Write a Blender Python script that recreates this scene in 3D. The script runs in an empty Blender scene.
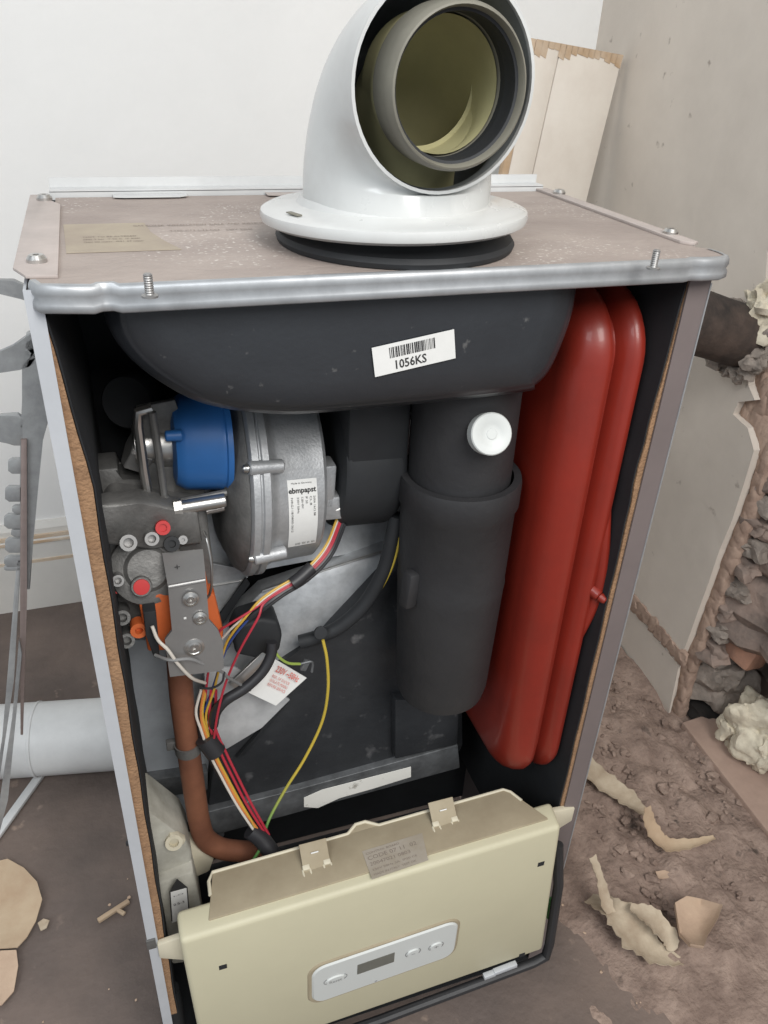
import bpy, bmesh, math, random
from mathutils import Vector, Matrix, noise
random.seed(7)
sc = bpy.context.scene
COL = sc.collection
ZO = 0.84                      # all measures below are taken from the boiler lid; the floor lies .84 m under it

# ------------------------------------------------------------------ camera
CAM = Vector((0.04251, -0.44985, 0.11837)); ROT = (1.02938, -0.042208, -0.326279); FPX = 796.14
cd = bpy.data.cameras.new('camera'); cam = bpy.data.objects.new('camera', cd); COL.objects.link(cam)
cam.location = CAM + Vector((0, 0, ZO)); cam.rotation_euler = ROT
cd.sensor_fit = 'VERTICAL'; cd.sensor_height = 24; cd.lens = FPX / 1024 * 24; cd.clip_start = .01
sc.camera = cam
from mathutils import Euler
RM = Euler(ROT).to_matrix()
def P(u, v, **k):
    """point of the place seen at u, v of a 768x1024 picture, on the plane x=, y= or z="""
    d = RM @ Vector(((u - 384) / FPX, (512 - v) / FPX, -1))
    (ax, val), = k.items(); i = 'xyz'.index(ax)
    return CAM + d * ((val - CAM[i]) / d[i])

# ------------------------------------------------------------------ light
sc.view_settings.view_transform = 'Standard'; sc.view_settings.look = 'None'
sc.view_settings.gamma = 1; sc.view_settings.use_curve_mapping = False
sc.view_settings.exposure = -0.10
w = bpy.data.worlds.new('world'); sc.world = w; w.use_nodes = True
w.node_tree.nodes['Background'].inputs[0].default_value = (.86, .93, 1, 1)
w.node_tree.nodes['Background'].inputs[1].default_value = .50
def area(name, loc, target, size, power, col):
    l = bpy.data.lights.new(name, 'AREA'); l.shape = 'RECTANGLE'; l.size = size[0]; l.size_y = size[1]
    l.energy = power; l.color = col
    o = bpy.data.objects.new(name, l); COL.objects.link(o)
    o.location = Vector(loc) + Vector((0, 0, ZO))
    o.rotation_euler = (Vector(target) - Vector(loc)).to_track_quat('-Z', 'Y').to_euler()
area('window_light', (.45, -1.8, 1.55), (.3, .3, -.1), (1.2, 1.3), 66, (1, .975, .94))
area('fill_light', (-1.4, -1.4, 1.5), (.3, .4, -.1), (1.0, 1.2), 26, (.93, .97, 1))  # fill light added from the left; no second window is known there

# ------------------------------------------------------------------ materials
def mat(name, col, rough=.6, metal=0., var=.0, scale=30., col2=None, bump=0., bscale=None, spec=.5, lo=.35, hi=.65, coat=0., detail=6, stretch=None):
    m = bpy.data.materials.new(name); m.use_nodes = True
    nt = m.node_tree; b = nt.nodes['Principled BSDF']
    c1 = tuple(col) + (1,)
    b.inputs['Base Color'].default_value = c1; b.inputs['Roughness'].default_value = rough
    b.inputs['Metallic'].default_value = metal; b.inputs['Specular IOR Level'].default_value = spec
    b.inputs['Coat Weight'].default_value = coat
    tc = nt.nodes.new('ShaderNodeTexCoord'); src = tc.outputs['Object']
    if stretch:
        mp = nt.nodes.new('ShaderNodeMapping'); mp.inputs['Scale'].default_value = stretch
        nt.links.new(src, mp.inputs[0]); src = mp.outputs[0]
    if col2 is not None or var:
        n = nt.nodes.new('ShaderNodeTexNoise'); n.inputs['Scale'].default_value = scale; n.inputs['Detail'].default_value = detail
        n.inputs['Roughness'].default_value = .65
        nt.links.new(src, n.inputs['Vector'])
        r = nt.nodes.new('ShaderNodeValToRGB'); r.color_ramp.elements[0].position = lo; r.color_ramp.elements[1].position = hi
        if col2 is None: col2 = [max(0, c * (1 - var)) for c in col]
        r.color_ramp.elements[0].color = tuple(col2) + (1,); r.color_ramp.elements[1].color = c1
        nt.links.new(n.outputs[0], r.inputs[0]); nt.links.new(r.outputs[0], b.inputs['Base Color'])
        mr = nt.nodes.new('ShaderNodeMapRange'); mr.inputs[3].default_value = min(1, rough + .12); mr.inputs[4].default_value = max(0, rough - .05)
        nt.links.new(n.outputs[0], mr.inputs[0]); nt.links.new(mr.outputs[0], b.inputs['Roughness'])
    if bump:
        n2 = nt.nodes.new('ShaderNodeTexNoise'); n2.inputs['Scale'].default_value = bscale or scale * 3; n2.inputs['Detail'].default_value = 8
        nt.links.new(src, n2.inputs['Vector'])
        bp = nt.nodes.new('ShaderNodeBump'); bp.inputs['Strength'].default_value = bump; bp.inputs['Distance'].default_value = .004
        nt.links.new(n2.outputs[0], bp.inputs['Height']); nt.links.new(bp.outputs[0], b.inputs['Normal'])
    return m
def speckle(m, col, scale, lo, hi, big=None):
    """lay a second noise of specks / stains with their own shape over a material"""
    nt = m.node_tree; b = nt.nodes['Principled BSDF']
    tc = nt.nodes.new('ShaderNodeTexCoord'); n = nt.nodes.new('ShaderNodeTexNoise'); n.inputs['Scale'].default_value = scale; n.inputs['Detail'].default_value = 4
    nt.links.new(tc.outputs['Object'], n.inputs['Vector'])
    r = nt.nodes.new('ShaderNodeValToRGB'); r.color_ramp.elements[0].position = lo; r.color_ramp.elements[0].color = (0, 0, 0, 1)
    r.color_ramp.elements[1].position = hi; r.color_ramp.elements[1].color = (1, 1, 1, 1)
    nt.links.new(n.outputs[0], r.inputs[0]); fac = r.outputs[0]
    if big:
        n2 = nt.nodes.new('ShaderNodeTexNoise'); n2.inputs['Scale'].default_value = big[0]; nt.links.new(tc.outputs['Object'], n2.inputs['Vector'])
        r2 = nt.nodes.new('ShaderNodeValToRGB'); r2.color_ramp.elements[0].position = big[1]; r2.color_ramp.elements[1].position = big[2]
        nt.links.new(n2.outputs[0], r2.inputs[0])
        mu = nt.nodes.new('ShaderNodeMath'); mu.operation = 'MULTIPLY'; nt.links.new(fac, mu.inputs[0]); nt.links.new(r2.outputs[0], mu.inputs[1]); fac = mu.outputs[0]
    mx = nt.nodes.new('ShaderNodeMix'); mx.data_type = 'RGBA'; mx.inputs['B'].default_value = tuple(col) + (1,) if False else mx.inputs['B'].default_value
    ia = [s for s in mx.inputs if s.type == 'RGBA']
    old = b.inputs['Base Color']
    if old.is_linked: nt.links.new(old.links[0].from_socket, ia[0])
    else: ia[0].default_value = old.default_value
    ia[1].default_value = tuple(col) + (1,)
    nt.links.new(fac, mx.inputs[0]); nt.links.new([s for s in mx.outputs if s.type == 'RGBA'][0], old)
    return m
M = {}
M['wall'] = mat('white_wall', (.80, .80, .79), .85, var=.05, scale=3, bump=.15, bscale=60)
M['plaster'] = speckle(mat('grey_plaster', (.70, .635, .56), .9, col2=(.60, .54, .475), scale=3.2, bump=.2, bscale=40), (.30, .25, .21), 44, .70, .80)
M['plaster_edge'] = mat('pink_plaster_edge', (.44, .32, .25), .95, col2=(.33, .23, .18), scale=30, bump=.6, bscale=90)
M['skirt'] = mat('skirting_paint', (.72, .70, .66), .6, var=.1, scale=8)
M['skirt_line'] = mat('skirting_bare_line', (.55, .40, .27), .8, col2=(.68, .60, .5), scale=14)
M['floor'] = speckle(mat('dusty_floor', (.150, .118, .104), .9, col2=(.100, .080, .071), scale=5, bump=.5, bscale=80), (.33, .25, .2), 38, .64, .74, (6, .45, .6))
_nt = M['floor'].node_tree; _b = _nt.nodes['Principled BSDF']; _tc = _nt.nodes.new('ShaderNodeTexCoord'); _sx = _nt.nodes.new('ShaderNodeSeparateXYZ'); _nz = _nt.nodes.new('ShaderNodeTexNoise'); _nz.inputs['Scale'].default_value = 7; _nz.inputs['Detail'].default_value = 8
_nt.links.new(_tc.outputs['Object'], _sx.inputs[0]); _nt.links.new(_tc.outputs['Object'], _nz.inputs['Vector'])
_m1 = _nt.nodes.new('ShaderNodeMapRange'); _m1.inputs[1].default_value = .44; _m1.inputs[2].default_value = .72; _m1.inputs[3].default_value = -.4; _m1.inputs[4].default_value = .75; _m1.clamp = True
_nt.links.new(_sx.outputs['X'], _m1.inputs[0]); _ad = _nt.nodes.new('ShaderNodeMath'); _ad.operation = 'ADD'; _ad.use_clamp = True
_nt.links.new(_m1.outputs[0], _ad.inputs[0]); _nt.links.new(_nz.outputs[0], _ad.inputs[1])
_mx = _nt.nodes.new('ShaderNodeMix'); _mx.data_type = 'RGBA'; _ia = [q for q in _mx.inputs if q.type == 'RGBA']
_nt.links.new(_b.inputs['Base Color'].links[0].from_socket, _ia[0]); _ia[1].default_value = (.29, .215, .175, 1)
_nt.links.new(_ad.outputs[0], _mx.inputs[0]); _nt.links.new([q for q in _mx.outputs if q.type == 'RGBA'][0], _b.inputs['Base Color'])
M['dirt'] = speckle(mat('plaster_dirt', (.35, .26, .212), .97, col2=(.20, .142, .115), scale=26, bump=1, bscale=140), (.10, .075, .062), 70, .60, .70, (9, .48, .62))
M['brick'] = mat('sooty_brick', (.36, .27, .225), .95, col2=(.18, .145, .125), scale=14, bump=.9, bscale=60)
M['stone'] = mat('grey_mortar', (.34, .29, .25), .95, col2=(.21, .18, .155), scale=40, bump=.8, bscale=100)
M['pinkbrick'] = mat('pink_brick', (.50, .27, .18), .95, col2=(.38, .22, .16), scale=30, bump=.6)
M['whiteplaster'] = mat('white_plaster_lump', (.74, .68, .54), .9, col2=(.50, .44, .34), scale=30, bump=.6, bscale=80)
M['hearth'] = mat('hearth_slab', (.42, .30, .24), .9, col2=(.32, .225, .18), scale=10, bump=.5)
M['soot'] = mat('sooty_pipe', (.085, .06, .048), .8, col2=(.025, .02, .018), scale=22, bump=.7, bscale=60)
M['void'] = mat('dark_void', (.02, .017, .015), .95)
M['whitepipe'] = mat('white_enamel_pipe', (.66, .67, .67), .45, var=.18, scale=9, bump=.05)
M['wood'] = mat('painted_board', (.74, .69, .62), .7, col2=(.66, .60, .53), scale=8, bump=.15)
M['barewood'] = mat('bare_board_edge', (.46, .32, .2), .8, col2=(.56, .45, .34), scale=20, bump=.2)
M['paper'] = mat('torn_wallpaper', (.50, .39, .27), .85, col2=(.42, .30, .2), scale=16, bump=.3)
M['whitepaper'] = mat('torn_white_paper', (.52, .44, .33), .85, col2=(.36, .28, .20), scale=24, bump=.3)
M['shard'] = mat('plaster_shard', (.54, .40, .29), .9, col2=(.46, .33, .24), scale=30, bump=.3)
M['lid'] = speckle(mat('dusty_lid', (.40, .34, .305), .62, col2=(.31, .26, .235), scale=9, bump=.25, bscale=160, spec=.35, stretch=(1, 1.6, 1)), (.60, .56, .52), 330, .60, .68, (14, .5, .62))
M['rim'] = mat('galvanised_rim', (.46, .475, .49), .42, .55, var=.2, scale=60)
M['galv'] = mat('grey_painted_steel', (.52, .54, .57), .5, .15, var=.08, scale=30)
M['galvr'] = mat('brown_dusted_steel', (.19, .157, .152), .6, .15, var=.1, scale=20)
M['flange'] = mat('dusty_flange', (.50, .44, .41), .6, .1, var=.15, scale=30)
M['foam'] = mat('brown_foam', (.34, .20, .11), .95, col2=(.25, .145, .08), scale=90, bump=.5, bscale=400)
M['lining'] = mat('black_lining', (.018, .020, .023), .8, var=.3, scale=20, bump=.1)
M['blackabs'] = speckle(mat('black_plastic', (.030, .033, .038), .32, col2=(.023, .025, .029), scale=12, bump=.06, bscale=300), (.1, .1, .1), 120, .70, .78)
M['rubber'] = mat('black_rubber', (.022, .024, .027), .6, var=.25, scale=30)
M['pipeblk'] = mat('grey_black_pipe', (.030, .030, .032), .5, col2=(.022, .022, .024), scale=14, bump=.12, bscale=120)
M['red'] = mat('red_enamel', (.25, .022, .012), .36, col2=(.19, .018, .010), scale=9, bump=.04, bscale=60, coat=.15)
M['cast'] = mat('cast_aluminium', (.50, .51, .52), .45, .55, col2=(.38, .39, .40), scale=60, bump=.10, bscale=500)
M['castdark'] = mat('dull_cast_metal', (.20, .197, .19), .5, .4, col2=(.13, .128, .124), scale=50, bump=.15, bscale=400)
M['sheet'] = mat('stained_aluminium_sheet', (.62, .64, .66), .42, .5, col2=(.34, .355, .37), scale=22, bump=.12, bscale=120)
M['steel'] = mat('bright_steel', (.58, .57, .55), .3, .95, var=.15, scale=60)
M['bracket'] = mat('satin_bracket', (.36, .355, .35), .42, .7, var=.1, scale=60)
M['dullsheet'] = mat('dull_grey_panel', (.40, .43, .46), .55, .2, col2=(.30, .32, .345), scale=16, bump=.1)
M['lightplate'] = mat('light_grey_plate', (.60, .61, .62), .6, .1, col2=(.42, .43, .44), scale=26)
M['hxdark'] = speckle(mat('dark_stained_panel', (.050, .053, .058), .55, .3, col2=(.032, .034, .038), scale=12, bump=.2, bscale=80), (.16, .16, .165), 45, .62, .76)
M['hxedge'] = mat('grey_panel_edge', (.20, .21, .22), .5, .5, col2=(.11, .115, .12), scale=40, bump=.2)
M['blue'] = mat('blue_plastic', (.03, .15, .43), .38, var=.12, scale=30)
M['orange'] = mat('orange_plastic', (.62, .135, .035), .5, var=.15, scale=40)
M['redcap'] = mat('red_cap', (.55, .03, .03), .45)
M['copper'] = mat('dull_copper', (.30, .125, .07), .55, .35, col2=(.21, .085, .05), scale=20, bump=.1)
M['white'] = mat('white_label', (.74, .74, .72), .6, var=.06, scale=60)
M['stain_label'] = mat('stained_label', (.84, .83, .78), .7, col2=(.40, .38, .34), scale=60, lo=.3, hi=.40)
M['ivory'] = mat('ivory_plastic', (.56, .525, .375), .48, var=.05, scale=10)
M['ivorydust'] = mat('dusty_ivory_plastic', (.37, .315, .22), .7, col2=(.30, .25, .17), scale=16)
M['ivoryedge'] = mat('pale_ivory_edge', (.62, .57, .44), .6, var=.1, scale=20)
M['panelwhite'] = mat('panel_white', (.58, .60, .585), .4)
M['lcd'] = mat('lcd_grey', (.155, .155, .135), .3, var=.1, scale=80)
M['ink'] = mat('black_ink', (.03, .03, .03), .7)
M['greyink'] = mat('grey_ink', (.24, .24, .24), .7)
M['brownink'] = mat('faded_ink', (.22, .18, .15), .8)
M['redink'] = mat('red_ink', (.60, .16, .13), .7)
M['dusty_label'] = mat('dusty_label', (.40, .345, .265), .8, col2=(.34, .285, .23), scale=20)
M['grime_label'] = mat('grimy_label', (.38, .34, .29), .7, col2=(.32, .28, .22), scale=40)
M['beige'] = mat('beige_hydro_plastic', (.50, .49, .43), .6, col2=(.30, .285, .24), scale=24, bump=.1)
M['olive'] = mat('olive_pipe_plastic', (.46, .43, .24), .42, var=.15, scale=20)
M['collar'] = mat('grey_collar_plastic', (.215, .205, .165), .55, col2=(.17, .16, .13), scale=26)
M['elbow'] = mat('white_enamel', (.61, .62, .61), .25, col2=(.54, .54, .53), scale=10, coat=.3, lo=.3, hi=.5)
M['elbowin'] = mat('grey_lining', (.22, .235, .24), .5, var=.3, scale=20)
M['tool'] = mat('grey_zinc', (.40, .41, .41), .5, .3, col2=(.28, .285, .29), scale=30, bump=.2)
M['toolrust'] = mat('rusty_zinc_edge', (.34, .27, .25), .6, .3, var=.2, scale=40)
for n, c in dict(wred=(.42, .03, .05), wyel=(.55, .34, .05), wblue=(.03, .06, .22), wwhite=(.62, .58, .52), wgreen=(.06, .22, .06), wlime=(.30, .40, .08), wblk=(.025, .025, .028), wgrey=(.22, .22, .22), worange=(.6, .2, .05)).items():
    M[n] = mat('wire_' + n[1:], c, .45)
M['wgy'] = mat('wire_green_yellow', (.42, .33, .04), .45)
_nt = M['wgy'].node_tree
_n = _nt.nodes.new('ShaderNodeTexCoord'); _s = _nt.nodes.new('ShaderNodeSeparateXYZ'); _r = _nt.nodes.new('ShaderNodeValToRGB')
_m = _nt.nodes.new('ShaderNodeMapRange'); _m.inputs[1].default_value = -.40 + ZO; _m.inputs[2].default_value = -.62 + ZO
_nt.links.new(_n.outputs['Object'], _s.inputs[0]); _nt.links.new(_s.outputs['Z'], _m.inputs[0]); _nt.links.new(_m.outputs[0], _r.inputs[0])
_r.color_ramp.elements[0].color = (.50, .37, .05, 1); _r.color_ramp.elements[1].color = (.10, .26, .07, 1)
_r.color_ramp.elements[0].position = .5; _r.color_ramp.elements[1].position = .7
_nt.links.new(_r.outputs[0], _nt.nodes['Principled BSDF'].inputs['Base Color'])

# ------------------------------------------------------------------ mesh helpers
V = Vector
class MB:
    def __init__(s): s.bm = bmesh.new()
    def _bev(s, geom, w, seg=2):
        es = {e for f in geom for e in f.edges}
        bmesh.ops.bevel(s.bm, geom=list(es), offset=w, segments=seg, profile=.5, affect='EDGES')
    def hexa(s, pts, bev=0, seg=2):
        """eight corners: bottom four counter-clockwise, top four above them"""
        v = [s.bm.verts.new(p) for p in pts]
        fs = [s.bm.faces.new([v[i] for i in q]) for q in ((3, 2, 1, 0), (4, 5, 6, 7), (0, 1, 5, 4), (1, 2, 6, 5), (2, 3, 7, 6), (3, 0, 4, 7))]
        if bev: s._bev(fs, bev, seg)
        return s
    def box(s, x0, x1, y0, y1, z0, z1, bev=0, seg=2):
        return s.hexa([(x0, y0, z0), (x1, y0, z0), (x1, y1, z0), (x0, y1, z0), (x0, y0, z1), (x1, y0, z1), (x1, y1, z1), (x0, y1, z1)], bev, seg)
    def obox(s, c, size, rot=(0, 0, 0), bev=0, seg=2):
        R = Euler(rot).to_matrix(); h = V(size) / 2; c = V(c)
        return s.hexa([c + R @ V((sx * h.x, sy * h.y, sz * h.z)) for sz in (-1, 1) for sx, sy in ((-1, -1), (1, -1), (1, 1), (-1, 1))], bev, seg)
    def slab(s, pts, n, bev=0, seg=2):
        """a polygon given by points, thickened along vector n"""
        n = V(n); pts = [V(p) for p in pts]
        a = [s.bm.verts.new(p) for p in pts]; b = [s.bm.verts.new(p + n) for p in pts]
        k = len(a); fs = [s.bm.faces.new(a), s.bm.faces.new(b[::-1])]
        fs += [s.bm.faces.new((a[i], b[i], b[(i + 1) % k], a[(i + 1) % k])) for i in range(k)]
        if bev: s._bev(fs, bev, seg)
        return s
    def lathe(s, o, d, prof, seg=40, close=True):
        """prof: list of (t along d, radius)"""
        o = V(o); d = V(d).normalized(); a = d.orthogonal().normalized(); b = d.cross(a)
        rings = []
        for t, r in prof:
            if r < 1e-6: rings.append([s.bm.verts.new(o + d * t)])
            else: rings.append([s.bm.verts.new(o + d * t + (a * math.cos(2 * math.pi * i / seg) + b * math.sin(2 * math.pi * i / seg)) * r) for i in range(seg)])
        for A, B in zip(rings, rings[1:]):
            if len(A) == 1 and len(B) == 1: continue
            for i in range(seg):
                j = (i + 1) % seg
                if len(A) == 1: s.bm.faces.new((A[0], B[i], B[j]))
                elif len(B) == 1: s.bm.faces.new((A[i], B[0], A[j]))
                else: s.bm.faces.new((A[i], B[i], B[j], A[j]))
        return s
    def cyl(s, p0, p1, r, r2=None, seg=24, bev=0.0):
        p0 = V(p0); p1 = V(p1); L = (p1 - p0).length; r2 = r if r2 is None else r2; b = bev
        pr = [(0, 0), (0, r - b), (b, r), (L - b, r2), (L, r2 - b), (L, 0)] if b else [(0, 0), (0, r), (L, r2), (L, 0)]
        return s.lathe(p0, p1 - p0, pr, seg)
    def hollow(s, p0, p1, r, ri, depth, seg=24):
        """a cylinder whose far end (p1) is open down to depth"""
        L = (V(p1) - V(p0)).length
        return s.lathe(p0, V(p1) - V(p0), [(0, 0), (0, r), (L, r), (L, ri), (L - depth, ri), (L - depth, 0)], seg)
    def tube(s, pts, r, seg=10, smooth=True, rs=None, cap=True):
        pts = [V(p) for p in pts]
        if smooth and len(pts) > 2: pts, rs = spline(pts, rs)
        n = len(pts); t0 = (pts[1] - pts[0]).normalized(); a = t0.orthogonal().normalized(); rings = []
        for i, p in enumerate(pts):
            t = (pts[min(i + 1, n - 1)] - pts[max(i - 1, 0)]).normalized()
            a = (a - t * a.dot(t)).normalized(); b = t.cross(a); rr = rs[i] if rs else r
            rings.append([s.bm.verts.new(p + (a * math.cos(2 * math.pi * k / seg) + b * math.sin(2 * math.pi * k / seg)) * rr) for k in range(seg)])
        for A, B in zip(rings, rings[1:]):
            for i in range(seg): s.bm.faces.new((A[i], B[i], B[(i + 1) % seg], A[(i + 1) % seg]))
        if cap: s.bm.faces.new(rings[0][::-1]); s.bm.faces.new(rings[-1])
        return s
    def rock(s, c, size, rot=0, rough=.35, sub=3, seed=0, freq=2.2):
        res = bmesh.ops.create_icosphere(s.bm, subdivisions=sub, radius=1)
        R = Matrix.Rotation(rot, 3, 'Z')
        for v in res['verts']:
            p = v.co.copy(); k = 1 + rough * noise.noise(p * freq * .6 + V((seed * 3.1, seed, 0))) * 1.3 + rough * .35 * noise.noise(p * freq * 2.5 + V((0, seed, 5)))
            q = V([math.copysign(abs(x) ** .75, x) for x in p]) * k
            v.co = V(c) + R @ V((q.x * size[0], q.y * size[1], q.z * size[2]))
        return s
def spline(pts, rs=None, n=7):
    out = []; ro = [] if rs else None
    q = [pts[0] * 2 - pts[1]] + pts + [pts[-1] * 2 - pts[-2]]
    for i in range(1, len(q) - 2):
        for k in range(n):
            t = k / n; a, b, c, d = q[i - 1], q[i], q[i + 1], q[i + 2]
            out.append(.5 * ((2 * b) + (c - a) * t + (2 * a - 5 * b + 4 * c - d) * t * t + (3 * b - a - 3 * c + d) * t ** 3))
            if rs: ro.append(rs[i - 1] * (1 - t) + rs[i] * t)
    out.append(pts[-1])
    if rs: ro.append(rs[-1])
    return out, ro
def base_of(parent):
    while parent is not None and parent.parent is not None: parent = parent.parent
    return parent.location.copy() if parent is not None else V((0, 0, 0))
def obj(name, mb, m, parent=None, smooth=35, label=None, origin=None, weld=True):
    bm = mb.bm
    if weld: bmesh.ops.remove_doubles(bm, verts=bm.verts[:], dist=1e-6)
    bmesh.ops.recalc_face_normals(bm, faces=bm.faces[:])
    off = V((0, 0, ZO))
    if parent is None:
        if origin is None:
            lo = [min(v.co[i] for v in bm.verts) for i in range(3)]; hi = [max(v.co[i] for v in bm.verts) for i in range(3)]
            origin = V(((lo[0] + hi[0]) / 2, (lo[1] + hi[1]) / 2, lo[2]))
        loc = V(origin) + off
    else: loc = base_of(parent)
    bmesh.ops.translate(bm, verts=bm.verts[:], vec=off - loc)
    me = bpy.data.meshes.new(name); bm.to_mesh(me); bm.free()
    if smooth:
        me.polygons.foreach_set('use_smooth', [True] * len(me.polygons)); me.set_sharp_from_angle(angle=math.radians(smooth))
    me.materials.append(m if not isinstance(m, str) else M[m])
    o = bpy.data.objects.new(name, me); COL.objects.link(o)
    if parent is None: o.location = loc
    else: o.parent = parent
    if label: o['label'] = label
    return o
def tag(o, label, cat, group=None, kind=None):
    o['label'] = label; o['category'] = cat
    if group: o['group'] = group
    if kind: o['kind'] = kind
    return o
def thing(name, label, cat, loc, group=None):
    o = bpy.data.objects.new(name, None); COL.objects.link(o); o.empty_display_size = .05
    o.location = V(loc) + V((0, 0, ZO)); return tag(o, label, cat, group)
def struct(name, mb, m, **k):
    o = obj(name, mb, m, **k); o['kind'] = 'structure'; return o
def add_text(mb, s, o, ax, up, h, thick=.0002, width=None, bold=0.):
    """lettering laid from corner o along ax with letter height h"""
    cu = bpy.data.curves.new('lettering', 'FONT'); cu.body = s; cu.size = 1; cu.offset = bold; cu.resolution_u = 2
    t = bpy.data.objects.new('lettering', cu); COL.objects.link(t)
    me = t.to_mesh(depsgraph=bpy.context.evaluated_depsgraph_get())
    xs = [v.co.x for v in me.vertices]; ys = [v.co.y for v in me.vertices]
    if xs:
        x0, x1 = min(xs), max(xs); k = h / .72; kx = k if width is None else width / (x1 - x0)
        ax = V(ax).normalized(); up = V(up).normalized(); n = ax.cross(up)
        up = n.cross(ax)
        vs = [mb.bm.verts.new(V(o) + ax * (v.co.x - x0) * kx + up * v.co.y * k + n * thick) for v in me.vertices]
        for p in me.polygons:
            try: mb.bm.faces.new([vs[i] for i in p.vertices])
            except ValueError: pass
    t.to_mesh_clear(); bpy.data.objects.remove(t); bpy.data.curves.remove(cu)
def quad_on(mb, o, ax, up, x0, x1, y0, y1, lift):
    ax = V(ax).normalized(); up = V(up).normalized(); n = ax.cross(up).normalized()
    mb.bm.faces.new([mb.bm.verts.new(V(o) + ax * a + up * b + n * lift) for a, b in ((x0, y0), (x1, y0), (x1, y1), (x0, y1))])
def screw(name, p, n, r, parent, m='steel', h=.003, label=None):
    p = V(p); n = V(n).normalized(); b = MB()
    b.lathe(p, n, [(0, 0), (0, r), (h * .5, r), (h, r * .72), (h, r * .3), (h * .5, r * .28), (h * .5, 0)], 18)
    return obj(name, b, m, parent, label=label)
FZ = -.84

# ================================================================== SETTING
# floor
b = MB(); N = 70
xs = [-1.6 + 3.0 * i / N for i in range(N + 1)]; ys = [-1.6 + 2.6 * i / N for i in range(N + 1)]
vs = [[b.bm.verts.new((x, y, FZ + min(0, .004 * noise.noise(V((x * 7, y * 7, 0)))))) for x in xs] for y in ys]
for j in range(N):
    for i in range(N): b.bm.faces.new((vs[j][i], vs[j][i + 1], vs[j + 1][i + 1], vs[j + 1][i]))
struct('floor', b, 'floor', origin=V((0, 0, FZ)))
# walls
struct('wall_back', MB().box(-1.6, .95, .90, 1.0, FZ - .02, 1.5), 'wall')
WX = .85
edge = [(768, 250), (766, 300), (752, 345), (750, 385), (757, 400), (740, 402), (734, 414), (750, 428), (757, 450), (748, 480), (735, 520), (722, 550), (712, 580), (700, 612), (690, 640), (678, 668), (671, 700), (668, 712)]
ep = [P(u, v, x=WX) for u, v in edge]
wx = lambda y: .845 + .05 * (y - .3)
ep = [V((wx(p.y), p.y, p.z)) for p in ep]
pp = [V((wx(.92), .92, FZ)), V((wx(.92), .92, 1.5)), V((wx(-.6), -.6, 1.5)), V((wx(-.6), -.6, .05)), V((wx(.22), .22, -.02))] + ep[:-1] + [V((wx(ep[-1].y), ep[-1].y, FZ))]
struct('wall_right', MB().slab(pp, (.035, 0, 0)), 'plaster', smooth=0)
# torn plaster lip that follows the broken edge
lip = [p + V((.006, -.004, 0)) for p in ep[1:]]
b = MB()
rnd = random.Random(3)
for i in range(len(lip) - 1):
    for k in range(3):
        p = lip[i].lerp(lip[i + 1], k / 3)
        b.rock(p + V((.014, -.004, 0)), (.010, .010 + .005 * rnd.random(), .024), 0, .22, 3, i * 3 + k)
struct('trim_1', b, 'plaster_edge')
# exposed masonry in the broken opening
b = MB(); ny, nz = 60, 60
def my(i): return -.6 + 1.3 * i / ny
def mz(j): return FZ + .95 * j / nz
g = []
for j in range(nz + 1):
    row = []
    for i in range(ny + 1):
        y, z = my(i), mz(j); course = (z - FZ) / .075; fr = course % 1; bk = ((y / .22) + .5 * (int(course) % 2)) % 1
        mort = max(0, 1 - min(fr, 1 - fr) / .14) + max(0, 1 - min(bk, 1 - bk) / .05)
        row.append(b.bm.verts.new((WX + .030 + .014 * min(1, mort) + .035 * noise.noise(V((y * 9, z * 9, 1))) + .012 * noise.noise(V((y * 40, z * 40, 1))) + .01 + .17 * max(0, min(1, (-.66 - z) / .06)), y, z)))
    g.append(row)
for j in range(nz):
    for i in range(ny): b.bm.faces.new((g[j][i], g[j][i + 1], g[j + 1][i + 1], g[j + 1][i]))
struct('wall_recess', b, 'brick')
# skirting on the back wall
hy = .88
b = MB(); zt = P(60, 523, y=hy).z
prof = [(.90, FZ), (hy, FZ), (hy, P(40, 562, y=hy).z), (hy + .003, P(40, 560, y=hy).z), (hy + .003, P(40, 541, y=hy).z), (hy + .008, P(40, 537, y=hy).z), (hy + .008, P(40, 531, y=hy).z), (hy + .014, zt), (.90, zt)]
b.slab([(-1.6, y, z) for y, z in prof], (2.45, 0, 0))
struct('baseboard_back', b, 'skirt', smooth=0)
b = MB()
for v0, v1, dy in ((559.5, 562, .0015), (536, 539, .0045), (541, 543, .0015)):
    b.box(-1.6, .87, hy - .0015 + dy, hy + dy + .004, P(40, v1, y=hy).z, P(40, v0, y=hy).z)
struct('trim_2', b, 'skirt_line', smooth=0)
# skirting remnant on the right wall
b = MB(); q0, q1 = P(620, 590, x=WX - .004), P(680, 664, x=WX - .004)
b.slab([(wx(.8) - .003, .80, FZ), (wx(.8) - .003, .80, FZ + .115), (wx(.35) - .003, q1.y, FZ + .10), (wx(.35) - .003, q1.y - .01, FZ)], (.003, 0, 0))
struct('baseboard_right', b, 'plaster', smooth=0)
b = MB()
for i in range(26):
    t = i / 25; b.rock((wx(.80 * (1 - t) + (q1.y + .004) * t) - .001, .80 * (1 - t) + (q1.y + .004) * t, FZ + .122 - .006 * t), (.004, .014, .012 + .004 * rnd.random()), 0, .5, 2, i)
struct('trim_3', b, 'plaster_edge')

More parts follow.
